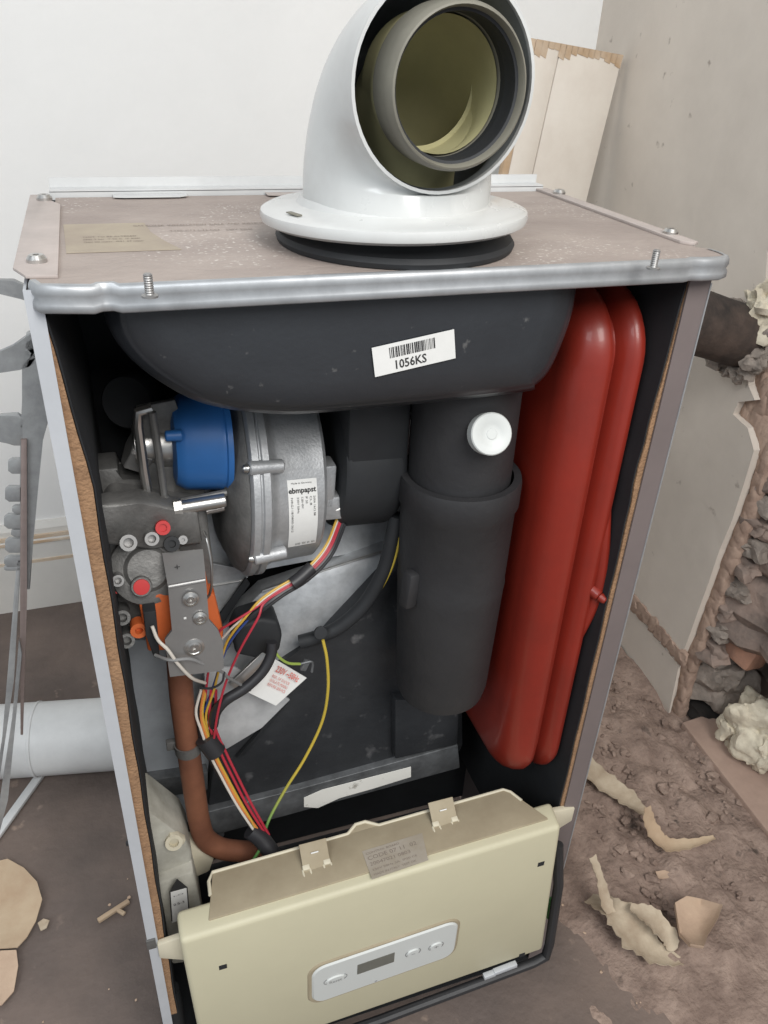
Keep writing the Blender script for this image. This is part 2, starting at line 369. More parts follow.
# dirt spread on the floor at the right: loose rubble nobody could count
def floor_z(x, y): return FZ + .001
b = MB(); nx, ny = 90, 90
x0, x1, y0, y1 = .46, .849, -.25, .60
g = []
for j in range(ny + 1):
    row = []
    for i in range(nx + 1):
        x = x0 + (x1 - x0) * i / nx; y = y0 + (y1 - y0) * j / ny
        e = min(1, (x - x0) / .16) * min(1, (y - y0) / .20) * min(1, (y1 - y) / .08 + .2) + .35 * noise.noise(V((x * 14, y * 14, 8))) * (1 if x < .66 or y < -.08 else 0)
        h = .008 + .009 * noise.noise(V((x * 10, y * 10, 3))) + .010 * noise.noise(V((x * 35, y * 35, 3))) + .006 * abs(noise.noise(V((x * 90, y * 90, 3))))
        row.append(b.bm.verts.new((x, y, FZ - .003 + max(0, (h + .0) * max(0, e) + .005 * e))))
    g.append(row)
for j in range(ny):
    for i in range(nx): b.bm.faces.new((g[j][i], g[j][i + 1], g[j + 1][i + 1], g[j + 1][i]))
tag(obj('plaster_dust', b, 'dirt'), 'brown plaster dust and dirt spread over the floor right of the boiler', 'dirt', kind='stuff')
b = MB()
for i in range(420):
    x = .60 + .235 * random.random(); y = -.02 + .42 * random.random() ** 1.0
    r = .0025 + .006 * random.random() ** 3
    b.rock((x, y, FZ + .010), (r * 1.3, r, r * .8), random.random() * 3, .5, 1, i)
tag(obj('rubble_crumbs', b, 'dirt'), 'small brown crumbs of rubble strewn over the dusty floor at the right wall', 'rubble', kind='stuff')
b = MB()
for i in range(110):
    if i % 2: x, y = -.75 + 1.1 * random.random(), -.02 + .30 * random.random(); x = min(x, -.03) if x > -.03 and x < .48 else x
    else: x, y = .47 + .2 * random.random(), -.12 + .3 * random.random()
    r = .0008 + .0018 * random.random() ** 3
    b.rock((x, y, FZ + .001), (r, r, r * .5), 0, .4, 1, i)
tag(obj('plaster_crumbs', b, 'shard'), 'pale crumbs of plaster scattered over the dark floor', 'crumbs', kind='stuff')

# ================================================================== ROOM THINGS
# hearth slab
hp = [P(682, 722, z=FZ + .02), P(768, 832, z=FZ + .02)]
d = (hp[1] - hp[0]); 
b = MB().slab([(hp[0].x, hp[0].y, FZ), (hp[1].x + d.x * 1.3, hp[1].y + d.y * 1.3, FZ), (1.25, hp[1].y + d.y * 1.3, FZ), (1.25, hp[0].y + .03, FZ)], (0, 0, .02), .003)
tag(obj('hearth_slab', b, 'hearth'), 'dusty reddish-brown hearth slab on the floor below the broken wall', 'slab')
# shade blob and things lodged at the foot of the broken wall
b = MB().rock((.892, .282, FZ + .012), (.022, .030, .016), 0, .3, 3, 4)  # dark blob added for the shade in the hollow beneath the mortar
tag(obj('hollow_shade', b, 'void'), 'dark blob standing in for the shaded hollow under the grey mortar lump', 'soot')
b = MB().rock((.915, .300, FZ + .078), (.042, .050, .046), .3, .45, 4, 9, 3)
tag(obj('mortar_lump', b, 'stone'), 'grey lump of old mortar and stone lodged at the broken wall foot', 'stone')
b = MB().rock((.905, .186, FZ + .066), (.040, .044, .046), .4, .42, 5, 23, 2.2)
b.rock((.895, .150, FZ + .050), (.020, .022, .026), 1.1, .5, 4, 31, 2.4); b.rock((.885, .215, FZ + .048), (.020, .018, .022), .2, .5, 4, 37, 2.4)
tag(obj('plaster_lump', b, 'whiteplaster'), 'creamy white crumbled plaster lump on the hearth slab at the right edge', 'plaster')
c = P(757, 632, x=.93)
b = MB().obox(c, (.05, .06, .11), (.1, .25, .2), .008)
tag(obj('brick', b, 'pinkbrick'), 'broken pink brick above the white plaster lump', 'brick')
rb = random.Random(5)
names = ['level with the wall hole, topmost', 'second from the top', 'third from the top', 'fourth from the top', 'exactly in the middle', 'fourth from the bottom', 'third from the bottom', 'second from the bottom', 'lowest, above the mortar lump']
for i in range(9):
    t = i / 8; p = P(764 - 62 * t, 478 + 165 * t, x=.872)
    b = MB().rock(p + V((.006, -.018, 0)), (.018, .020 + .006 * rb.random(), .0150), 0, .5, 3, i + 40)
    tag(obj('rubble_stone', b, 'stone' if i % 2 else 'brick'), 'rubble stone in the broken wall edge, ' + names[i], 'stone', 'rubble stones along the broken wall edge')
# sooty pipe into the right wall with torn filler round it
pa, pb = V((.60, .375, -.135)), V((.852, .367, -.212))
pdir = (pa - pb).normalized()
t = thing('sooty_pipe', 'sooty black-brown pipe entering the right wall behind the boiler', 'pipe', (.72, .37, -.22))
obj('pipe', MB().lathe(pb, pdir, [(-.01, 0), (-.01, .040), (.02, .041), (.06, .0405), (.12, .0415), (.26, .040), (.26, 0)], 40), 'soot', t)
b = MB(); sa = pdir.orthogonal().normalized(); sb_ = pdir.cross(sa)
rk = random.Random(8)
for i in range(16):
    a = 2 * math.pi * i / 16
    b.rock(pb + pdir * (.002 + .016 * rk.random()) + (sa * math.cos(a) + sb_ * math.sin(a)) * .044, (.012, .012, .012), a, .7, 3, i + 60)
obj('filler_collar', b, 'stone', t, label='torn grey filler round the pipe end')
b = MB()
for i, (u, v, sz) in enumerate(((757, 300, .012), (764, 312, .014), (766, 296, .012), (752, 322, .010), (760, 330, .012), (748, 350, .010))):
    b.rock(P(u, v, x=.835), (sz, sz, sz * 1.2), i, .8, 3, i + 90)
obj('foam_blob', b, 'whiteplaster', t, label='creamy torn foam at the wall end of the pipe')

# white flue duct lying on the floor
R0 = .053
b = MB(); c0 = V((-1.1, .670, FZ + R0)); c1 = V((.30, .400, FZ + R0))
L = (c1 - c0).length
b.lathe(c0, c1 - c0, [(0, R0 - .003), (0, R0), (L, R0), (L, R0 - .003), (0.002, R0 - .003)], 48)
b.lathe(c0, c1 - c0, [(.98, R0 + .0002), (.981, R0 + .0012), (.984, R0 + .0012), (.985, R0 + .0002)], 48)
tag(obj('flue_duct', b, 'whitepipe'), 'long white round flue duct lying on the floor behind the boiler at left', 'duct')
b = MB(); s0, s1 = P(36, 783, z=FZ + .002), P(5, 826, z=FZ + .002)
dd = (s1 - s0).normalized(); nn = V((-dd.y, dd.x, 0)) * .006
s0 = s0 - dd * .02; s1 = s1 + dd * .06
b.slab([s0 - nn, s0 + nn, s1 + nn, s1 - nn], (0, 0, .006), .001)
tag(obj('plastic_strip', b, 'whitepipe'), 'thin white plastic strip on the floor in front of the white duct', 'strip')

# leaning painted board
b = MB(); yb = .80
def onb(u, v):      # plane of the board leans back to the wall
    n = V((.12, -1, .05)).normalized(); o = V((.855, .79, .10))
    d = RM @ V(((u - 384) / FPX, (512 - v) / FPX, -1)); return CAM + d * ((o - CAM).dot(n) / d.dot(n))
n0 = V((.12, -1, .05)).normalized()
tl, tr = onb(537, 39), onb(623, 55)
down = ((onb(585, 200) - tr).normalized() + (onb(510, 176) - tl).normalized()).normalized(); LB = (tr.z - FZ) / -down.z * .985
br_, bl_ = tr + down * LB, tl + down * LB
t = thing('leaning_board', 'old painted wooden board leaning in the room corner behind the boiler', 'board', ((br_ + bl_) / 2))
mid = .28
ml, mlb = tl.lerp(tr, mid), bl_.lerp(br_, mid)
obj('board_face', MB().slab([ml, tr, br_, mlb], -n0 * .018, .0015), 'wood', t)
obj('moulded_edge', MB().slab([tl, tl.lerp(tr, mid - .008), bl_.lerp(br_, mid - .008), bl_], -n0 * .014, .002), 'wood', t)
b = MB(); rr = random.Random(2)
for k in range(15):
    p = tl.lerp(tr, (k + .5) / 15); h = .010 + .016 * rr.random() * (1 if k < 6 or k > 11 else .4)
    q = p + down * h * .4; ax = (tr - tl).normalized(); wv = .0062
    b.slab([q - ax * wv - down * h * .4, q + ax * wv - down * h * .4, q + ax * wv * .9 + down * h * .5, q - ax * wv * 1.0 + down * h * .35], n0 * .0008)
obj('chipped_top', b, 'barewood', t, smooth=0, label='bare wood where the paint has chipped off the top')
b = MB().slab([tl - (tr - tl).normalized() * .012, tl - (tr - tl).normalized() * .0005, bl_ - (tr - tl).normalized() * .0005, bl_ - (tr - tl).normalized() * .012], -n0 * .012, .001)
obj('edge_strip', b, 'barewood', t, label='unpainted brown edge strip')

# torn papers and shards
def sheet(name, px, z, m, label, cat, th=.0015, curl=.012, group=None, seed=1):
    pts = [P(u, v, z=FZ + z) for u, v in px]; c = sum(pts, V()) / len(pts)
    b = MB(); n = 5; rings = []
    for k in range(n + 1):
        f = k / n; ring = []
        for p in pts:
            q = c.lerp(p, f); q.z = FZ + max(.003, z) + curl * f * f * (0.5 + .5 * math.sin(3 * math.atan2(p.y - c.y, p.x - c.x) + seed)) + .002 * noise.noise(q * 60)
            ring.append(q)
        rings.append(ring)
    for lift in (0, th):
        cen = b.bm.verts.new(rings[0][0] + V((0, 0, lift)))
        R = [[b.bm.verts.new(p + V((0, 0, lift))) for p in r] for r in rings[1:]]
        m_ = len(pts)
        for i in range(m_): b.bm.faces.new((cen, R[0][i], R[0][(i + 1) % m_]))
        for A, B in zip(R, R[1:]):
            for i in range(m_): b.bm.faces.new((A[i], B[i], B[(i + 1) % m_], A[(i + 1) % m_]))
        if lift == 0: low = R[-1]
        else:
            for i in range(m_): b.bm.faces.new((low[i], R[-1][i], R[-1][(i + 1) % m_], low[(i + 1) % m_]))
    o = obj(name, b, m, smooth=50); return tag(o, label, cat, group)
sheet('torn_paper', [(-60, 880), (-20, 868), (8, 860), (24, 868), (38, 885), (43, 902), (36, 922), (27, 938), (18, 949), (0, 951), (-40, 950), (-70, 930)], .004, 'paper', 'tan torn sheet of wallpaper on the floor at the left edge', 'paper', curl=.006)
sheet('torn_paper', [(-60, 954), (-20, 953), (17, 952), (19, 968), (14, 992), (2, 1006), (-30, 1012), (-70, 1000)], .004, 'shard', 'pinkish torn piece lying just below the tan wallpaper sheet at the left edge', 'paper', curl=.003)
sheet('plaster_chip', [(38, 924), (44, 920), (50, 922), (47, 929), (41, 932)], .002, 'whitepaper', 'tiny pale plaster chip right of the tan wallpaper sheet', 'chip', curl=.001)
t_ = P(98, 921, z=FZ + .004); t2 = P(129, 901, z=FZ + .004)
b = MB().obox((t_ + t2) / 2, ((t2 - t_).length, .006, .005), (0, 0, math.atan2(t2.y - t_.y, t2.x - t_.x)), .001)
p3 = P(121, 912, z=FZ + .004); b.obox(p3, (.012, .005, .004), (0, 0, -.8), .001)
tag(obj('wood_splinter', b, 'paper'), 'thin brown wood splinter on the dark floor left of the boiler', 'splinter')
# right side: torn wallpaper strip running to the boiler, curled flap, curled white paper, shard
def ribbon(name, pts, ws, m, label, cat, parent=None, th=.0014, side=None):
    pts = [V(p) for p in pts]; pl, wl = spline(pts, ws); b = MB(); low = []; top = []
    for i, p in enumerate(pl):
        t = (pl[min(i + 1, len(pl) - 1)] - pl[max(i - 1, 0)]).normalized(); s_ = (side or V((0, 0, 1))).cross(t).normalized()
        jag = .12 * math.sin(i * 2.3) + .08 * math.sin(i * 5.1)
        row = [p + s_ * wl[i] * f * (1 + (jag if abs(f) > .4 else 0)) + V((0, 0, .22 * wl[i] * (abs(f) * 2) ** 2)) for f in (-.5, -.2, .2, .5)]
        low.append([b.bm.verts.new(q) for q in row]); top.append([b.bm.verts.new(q + V((0, 0, th))) for q in row])
    n = len(pl)
    for i in range(n - 1):
        for k in range(3):
            b.bm.faces.new((low[i][k], low[i + 1][k], low[i + 1][k + 1], low[i][k + 1])); b.bm.faces.new((top[i][k], top[i][k + 1], top[i + 1][k + 1], top[i + 1][k]))
        for k in (0, 3): b.bm.faces.new((low[i][k], top[i][k], top[i + 1][k], low[i + 1][k]))
    for i in (0, n - 1):
        for k in range(3): b.bm.faces.new((low[i][k], low[i][k + 1], top[i][k + 1], top[i][k]))
    o = obj(name, b, m, parent, smooth=50)
    return o if parent else tag(o, label, cat)
f2 = lambda u, v, h: P(u, v, z=FZ + h)
ribbon('torn_wallpaper', [f2(560, 745, .022), f2(597, 780, .022), f2(625, 800, .022), f2(645, 815, .026)], [.035, .036, .032, .012], 'whitepaper', 'pale torn wallpaper strip sticking out from under the right side of the boiler', 'paper')
ribbon('curled_wallpaper', [f2(647, 808, .06), f2(650, 828, .035), f2(665, 846, .022), f2(690, 845, .022), f2(714, 838, .024)], [.010, .022, .024, .014, .006], 'paper', 'curled tan wallpaper scrap at the end of the pale torn strip', 'paper')
t = thing('crumpled_paper', 'crumpled greenish-white torn paper with two ears on the floor beside the boiler', 'paper', f2(625, 930, .0))
ribbon('paper_body', [f2(588, 900, .012), f2(612, 912, .03), f2(632, 935, .022), f2(655, 955, .010), f2(683, 963, .008)], [.018, .035, .055, .034, .008], 'whitepaper', '', '', t)
ribbon('paper_ear', [f2(592, 858, .075), f2(600, 880, .055), f2(606, 905, .038), f2(618, 930, .018)], [.012, .010, .016, .012], 'whitepaper', '', '', t)
ribbon('paper_flap', [f2(630, 908, .045), f2(650, 920, .04), f2(668, 940, .022), f2(672, 952, .014)], [.01, .03, .028, .010], 'whitepaper', '', '', t)
sh = [(671, 913), (684, 903), (700, 902), (713, 912), (718, 916), (714, 928), (704, 944), (699, 958), (686, 955), (678, 938)]
sheet('plaster_shard', sh, .03, 'shard', 'tan shard of plaster board leaning beside the crumpled paper on the floor', 'shard', th=.006, curl=.02, seed=2)
b = MB().slab([f2(716, 912, .035), f2(721, 914, .035), f2(703, 946, .02), f2(699, 944, .02)], (0, 0, .003))
sheet('plaster_flake', [(655, 873), (664, 871), (672, 874), (668, 879), (658, 879)], .012, 'shard', 'small oval tan flake on the dirt above the crumpled paper', 'flake', th=.002, curl=.002)

# grey notched metal bar hanging frame left of the boiler
yt = .30
t = thing('metal_bracket', 'grey notched metal hanging bracket with long thin legs left of the boiler', 'bracket', P(0, 830, y=yt) + V((0, 0, -.02)))
pt = lambda u, v, y=yt: P(u, v, y=y)
TH = (0, .006, 0)
obj('cross_bar', MB().slab([pt(-80, 270), pt(-10, 280), pt(14, 280), pt(26, 286), pt(50, 300), pt(50, 308), pt(20, 299), pt(0, 293), pt(-80, 290)], TH, .001), 'tool', t)
obj('cross_bar', MB().slab([pt(-80, 356), pt(0, 353), pt(14, 347), pt(26, 337), pt(40, 325), pt(44, 336), pt(34, 366), pt(20, 370), pt(0, 373), pt(-80, 380)], TH, .001), 'tool', t)
obj('cross_bar', MB().slab([pt(-80, 418), pt(0, 416), pt(18, 414), pt(24, 419), pt(24, 446), pt(14, 446), pt(0, 441), pt(-80, 446)], TH, .001), 'tool', t)
obj('upright', MB().slab([pt(26, 335), pt(60, 325), pt(60, 380), pt(43, 440), pt(38, 490), pt(33, 545), pt(30, 590), pt(26, 590), pt(20, 560), pt(20, 450), pt(22, 400), pt(22, 366)], (0, .012, 0), .0015), 'tool', t)
obj('blade', MB().slab([pt(21, 440, yt - .004), pt(27, 440, yt - .004), pt(27, 600, yt - .004), pt(23, 735, yt - .004), pt(20.5, 735, yt - .004), pt(20, 600, yt - .004)], (0, .004, 0), .0005), 'toolrust', t, label='long rusty tipped blade edge')
for v0, v1, w_ in ((459, 474, 12), (487, 502, 15), (506, 514, 8), (515, 529, 16), (530, 537, 9), (539, 553, 15), (557, 567, 16), (567, 571, 16)):
    q = min(3, (v1 - v0) * .3)
    obj('notch_tooth', MB().slab([pt(22, v0), pt(20 - w_ + q + 1, v0), pt(20 - w_, v0 + q), pt(20 - w_, v1 - q), pt(20 - w_ + q + 1, v1), pt(22, v1)], (0, .005, 0), .0005), 'tool', t)
obj('leg', MB().slab([pt(17, 560), pt(21, 560), pt(14, 680), pt(-8, 830), pt(-12, 830), pt(2, 740)], (0, .006, 0), .0006), 'tool', t)
obj('leg', MB().slab([pt(19, 640, yt - .01), pt(22, 655, yt - .01), pt(8, 800, yt - .01), pt(-1, 835, yt - .01), pt(-5, 832, yt - .01), pt(12, 720, yt - .01)], (0, .006, 0), .0006), 'tool', t)

# ================================================================== BOILER
W, D, H = .44, .243, .825
B = thing('gas_boiler', 'open-fronted gas boiler with dusty lid standing on the floor', 'boiler', (W / 2, D / 2, FZ))
# --- casing
BZ = -H - .012
obj('back_panel', MB().box(.001, W - .001, D - .003, D, BZ + .01, -.002), 'lining', B)
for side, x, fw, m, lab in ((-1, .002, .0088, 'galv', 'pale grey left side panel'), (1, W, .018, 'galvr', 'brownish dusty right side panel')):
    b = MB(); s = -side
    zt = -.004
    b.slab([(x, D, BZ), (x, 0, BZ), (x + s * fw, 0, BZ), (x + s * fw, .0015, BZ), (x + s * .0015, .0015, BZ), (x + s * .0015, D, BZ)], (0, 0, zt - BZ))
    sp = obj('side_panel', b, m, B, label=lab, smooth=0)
    if side > 0: obj('edge_strip', MB().box(x - .0006, x + .0006, -.0006, .0008, BZ + .01, -.02), 'rim', sp, smooth=0, label='thin pale outer edge')  # thin paler strip along the outer edge of the right panel
    # brown foam board lining the panel, dark faced
    th = .011
    b = MB(); ys_ = []
    zz = [-.02 - i * (.70 / 40) for i in range(41)]
    fx = lambda z, i: ((.0105 + .006 * z) if side < 0 else .0045) * max(.0, min(1, (-.02 - z) / .10)) + .0004 * math.sin(i * 1.3) + (.002 if side > 0 and -.19 < z < -.15 else 0)
    A = []; Bq = []; C_ = []
    for i, z in enumerate(zz):
        xo = x + s * .002; xi = x + s * (fw - .001 + fx(z, i))
        A.append(b.bm.verts.new((xo, .0018, z))); Bq.append(b.bm.verts.new((xi, .0018, z))); C_.append((b.bm.verts.new((xi, D - .004, z)), b.bm.verts.new((xo, D - .004, z))))
    for i in range(40):
        b.bm.faces.new((A[i], Bq[i], Bq[i + 1], A[i + 1])); b.bm.faces.new((Bq[i], C_[i][0], C_[i + 1][0], Bq[i + 1])); b.bm.faces.new((C_[i][1], A[i], A[i + 1], C_[i + 1][1])); b.bm.faces.new((C_[i][0], C_[i][1], C_[i + 1][1], C_[i + 1][0]))
    b.bm.faces.new((A[0], Bq[0], C_[0][0], C_[0][1])); b.bm.faces.new((A[-1], C_[-1][1], C_[-1][0], Bq[-1]))
    obj('foam_board', b, 'foam', sp, label='brown foam edge', smooth=30)
    b = MB(); prev = None
    cols = []
    for i, z in enumerate(zz):
        xi = x + s * (fw - .0005 + fx(z, i)); cols.append((b.bm.verts.new((xi, .003, z)), b.bm.verts.new((xi, D - .004, z)), b.bm.verts.new((xi + s * .001, .003, z)), b.bm.verts.new((xi + s * .001, D - .004, z))))
    for p_, q_ in zip(cols, cols[1:]):
        for k, l in ((0, 1), (2, 3), (0, 2), (1, 3)): b.bm.faces.new((p_[k], p_[l], q_[l], q_[k]))
    obj('foam_facing', b, 'lining', sp, label='black facing of the foam')
    if side < 0:
        obj('edge_clip', MB().box(.001, .009, -.002, .001, -.598, -.585, .0005), 'castdark', sp, label='small dark metal clip')
obj('bottom_panel', MB().box(.0015, W - .0015, .001, D - .003, BZ, BZ + .002), 'lining', B)
# --- lid
b = MB(); lz = 0.
yf = -.012; out = [(.016, D - .002), (.016, .018), (.006, .012), (.006, .004), (.010, -.006), (.022, yf + .003), (.036, yf), (.040, yf + .0035), (.046, yf + .0035), (.050, yf - .001),
       (.405, yf - .001), (.412, yf + .002), (.420, yf), (.434, yf), (.4415, yf + .004), (.4435, .002), (.4425, .012), (.436, .018), (.430, D - .002)]
b.slab([(x, y, -.003) for x, y in out], (0, 0, .003))
lid = obj('lid', b, 'lid', B, smooth=0, label='dusty brown-grey top lid')
b = MB(); fr = out[3:17]
pr = [(0, .0005), (.0012, -.0015), (.0016, -.005), (.0005, -.0075), (.0018, -.010), (.0020, -.0135), (.0006, -.0145), (-.002, -.0145)]
rows = []
cen = V((.22, .12, 0))
for x, y in fr:
    p = V((x, y, 0)); i = fr.index((x, y)); a = V((*fr[max(i - 1, 0)], 0)); c = V((*fr[min(i + 1, len(fr) - 1)], 0)); tt = (c - a).normalized(); nn_ = V((tt.y, -tt.x, 0))
    rows.append([b.bm.verts.new(p + nn_ * o_ + V((0, 0, z))) for o_, z in [(-.003, .0005)] + pr])
for A_, B_ in zip(rows, rows[1:]):
    for k in range(len(A_) - 1): b.bm.faces.new((A_[k], B_[k], B_[k + 1], A_[k + 1]))
obj('lid_rim', b, 'rim', lid, label='bright grey rolled metal front rim of the lid', smooth=60)
# side straps over the lid
l0, l1, l2, l3 = (.0, .028, .0015), (.018, .004, .0015), (.017, .212, .0015), (.0, D, .0015)
obj('lid_strap', MB().slab([(-.003, .026, .0), (.004, .008, 0), (.020, .006, 0), (.020, .205, 0), (.012, .222, 0), (.009, D + .002, 0), (-.002, D + .002, 0)], (0, 0, .0018), .0004), 'flange', lid)
obj('lid_strap', MB().slab([(.4305, .030, 0), (.437, .022, 0), (.4425, .026, 0), (.442, D + .002, 0), (.430, D + .002, 0)], (0, 0, .0022), .0004), 'flange', lid)
for x, y in ((.009, .036), (.009, .222), (.438, .052), (.438, .215)): 
    screw('screw', (x, y, .0018), (0, 0, 1), .0055, lid, 'steel', .004)
for u, v in ((150, 297), (653, 269)):
    p = P(u, v, z=0); b = MB().lathe(p, (0, 0, 1), [(0, 0), (0, .0042), (.001, .0042), (.0015, .0024)] + [(.0015 + i * .0006, .0024 - (.0003 if i % 2 else 0)) for i in range(1, 17)] + [(.0118, .0016), (.0118, 0)], 14)
    obj('stud', b, 'bracket', lid, label='threaded metal stud')
def label_plane(mb, pts, th=.0004): return mb
q = [P(66, 228, z=.0006), P(120, 221, z=.0006), P(150, 257, z=.0006), P(68, 260, z=.0006)]
dl = obj('rating_label', MB().slab([(.024, .060, .0002), (.090, .060, .0002), (.082, .085, .0002), (.076, .110, .0002), (.074, .140, .0002), (.022, .140, .0002)], (0, 0, .0003)), 'dusty_label', lid, smooth=0, label='tan dusty rating label half covered in dust')
b = MB()
for i, (s_, y) in enumerate((("GAS BOILER  INSTALLATION  DATA  AND  INSTRUCTIONS", .128), ("TYPE C13 C33 C53   230V 50Hz", .110), ("NOT TO BE ALTERED", .098), ("PMS 3 bar  T 90 C  IP X4D", .091), ("G20 20 mbar  G31 37 mbar", .084))):
    if i == 2:
        obj('lettering', b, 'brownink', lid, smooth=0); b = MB()
    if i == 0: add_text(b, s_, (.066, y, .0005), (1, 0, 0), (0, 1, 0), .0042, .0001, width=.10)
    elif i == 1: add_text(b, s_, (.088, y, .0005), (1, 0, 0), (0, 1, 0), .0042, .0001, width=.055)
    else: add_text(b, s_, (.034, y, .0006), (1, 0, 0), (0, 1, 0), .0032, .0001, width=(.032, .034, .036)[i - 2])
obj('lettering', b, 'brownink', dl, smooth=0)
# hanging rail at the back
b = MB().box(.012, .437, D, D + .0015, -.05, .004); b.box(.012, .437, D, D + .016, .0035, .005); b.box(.012, .437, D + .0145, D + .016, .002, .012)
obj('hanging_rail', b, 'whitepipe', B, smooth=0, label='white metal hanging rail along the back top edge')
for x0 in (.058, .178):
    b = MB().slab([(x0, D - .012, .0012), (x0 + .008, D - .014, .0012), (x0 + .05, D - .014, .0012), (x0 + .056, D - .010, .0012), (x0 + .056, D - .001, .0012), (x0, D - .001, .0012)], (0, 0, .0006)); obj('rear_tab', b, 'whitepipe' if x0 < .1 else 'flange', lid, smooth=0)


# --- expansion vessel (red pillow of two pressed shells)
def rrect(cy, cz, hy, hz, r, n=8):
    o = []
    for (sy, sz, a0) in ((1, 1, 0), (-1, 1, 90), (-1, -1, 180), (1, -1, 270)):
        for k in range(n + 1):
            a = math.radians(a0 + 90 * k / n); o.append((cy + sy * (hy - r) + r * math.cos(a), cz + sz * (hz - r) + r * math.sin(a)))
    return o
def pillow(b, prof, cy, cz, hy, hz, r, lean=0., lean_y=0.):
    rings = []
    for x, ins in prof:
        rings.append([b.bm.verts.new((x + lean * (z - cz), y + lean_y * (z - cz), z)) for y, z in rrect(cy, cz, hy - ins, hz - ins, max(.004, r - ins))])
    for A_, B_ in zip(rings, rings[1:]):
        n = len(A_)
        for i in range(n): b.bm.faces.new((A_[i], B_[i], B_[(i + 1) % n], A_[(i + 1) % n]))
    b.bm.faces.new(rings[0]); b.bm.faces.new(rings[-1][::-1])
VX = .3555; vy, vz, vhy, vhz = .118, -.284, .105, .252
b = MB(); sc_ = [(0, .030), (.0015, .021), (.005, .013), (.010, .007), (.017, .003), (.024, .0012), (.029, .003), (.033, .010), (.0355, .015)]
sc_ += [(.0385, .015), (.041, .009), (.045, .002), (.050, .0), (.055, .002), (.059, .007), (.0615, .014)]
pillow(b, [(VX + x, i) for x, i in sc_], vy, vz, vhy, vhz, .052, lean=-.0)
ves = obj('expansion_vessel', b, 'red', B, smooth=50, label='flat red expansion vessel on the right')
b = MB().slab([(VX + .040, vy - vhy + .010, -.285), (VX + .060, vy - vhy + .010, -.285), (VX + .060, vy - vhy + .010, -.375), (VX + .040, vy - vhy + .010, -.375), ], (0, .02, 0), .004)
b = MB()
obj('valve_nipple', MB().cyl((.406, .026, -.286), (.414, .010, -.292), .006, .0055, 16, .001).cyl((.414, .010, -.292), (.417, .004, -.294), .0042, .0035, 14, .001), 'red', ves)
b = MB(); 
bb = MB(); pts = [(.408, .020, -.19), (.413, .018, -.24), (.4165, .017, -.285), (.413, .018, -.32), (.406, .022, -.37)]
obj('seam_bulge', bb.tube(pts, .008, 12, rs=[.002, .005, .0065, .005, .002]), 'red', ves)

# --- air box under the lid
AY = .0
o2 = [(.040, -.014), (.041, -.034), (.050, -.052), (.066, -.069), (.090, -.0855), (.125, -.0955), (.17, -.0995), (.31, -.0990), (.325, -.094), (.335, -.083), (.342, -.062), (.346, -.040), (.346, -.014)]
def loft_xz(b, outline, prof, cx, cz):
    """outline in x,z; prof list of (y, inset) front to back"""
    rings = []
    n = len(outline)
    for y, ins in prof:
        r = []
        for i, (x, z) in enumerate(outline):
            a = V(outline[max(i - 1, 0)]); c = V(outline[min(i + 1, n - 1)]); t = (c - a).normalized(); nn = V((-t.y, t.x))
            if nn.dot(V((cx - x, cz - z))) < 0: nn = -nn
            hw = max(abs(p[0] - cx) for p in outline); zt = outline[0][1]; hh = zt - min(p[1] for p in outline)
            r.append(b.bm.verts.new((cx + (x - cx) * (1 - ins / hw), y, zt + (z - zt) * (1 - ins / hh))))
        rings.append(r)
    for A_, B_ in zip(rings, rings[1:]):
        for i in range(n): b.bm.faces.new((A_[i], B_[i], B_[(i + 1) % n], A_[(i + 1) % n]))
    b.bm.faces.new(rings[0]); b.bm.faces.new(rings[-1][::-1])
pl_, _ = spline([V((x, z, 0)) for x, z in o2], None, 4); ol = [(p.x, p.y) for p in pl_]
b = MB(); loft_xz(b, ol, [(AY - .001, .032), (AY, .024), (AY + .002, .017), (AY + .005, .012), (AY + .0072, .0098), (AY + .0074, .0092), (AY + .009, .0080), (AY + .014, .004), (AY + .022, .001), (AY + .032, .0), (.20, .0)], .19, -.03)
air = obj('air_box', b, 'blackabs', B, smooth=50, label='black moulded air box under the lid')
# barcode label, wrapped on the front
lo, la = P(375, 377, y=AY - .0022), P(455.5, 358, y=AY - .0022); lt = P(372, 351, y=AY - .0022)
ax = (la - lo).normalized(); up = (lt - lo); Lw = (la - lo).length; up = (up - ax * up.dot(ax)); Lh = up.length; up.normalize()
Lh = .0195
bl = obj('barcode_label', MB().slab([lo, lo + ax * Lw, lo + ax * Lw + up * Lh, lo + up * Lh], (0, -.0003, 0), 0), 'white', air, smooth=0, label='off-white barcode sticker reading 1056KS')
b = MB(); x = .20 * Lw; rr = random.Random(11)
while x < .74 * Lw:
    wd = rr.choice((.0003, .0005, .0009)); quad_on(b, lo + V((0, -.0003, 0)), ax, up, x, x + wd, Lh * .52, Lh * .88, .0002); x += wd + rr.choice((.0003, .0005, .0007))
add_text(b, '1056KS', lo + V((0, -.0003, 0)) + ax * Lw * .26 + up * Lh * .12, ax, up, Lh * .30, .0002, width=Lw * .38, bold=.02)
obj('print', b, 'ink', bl, smooth=0)

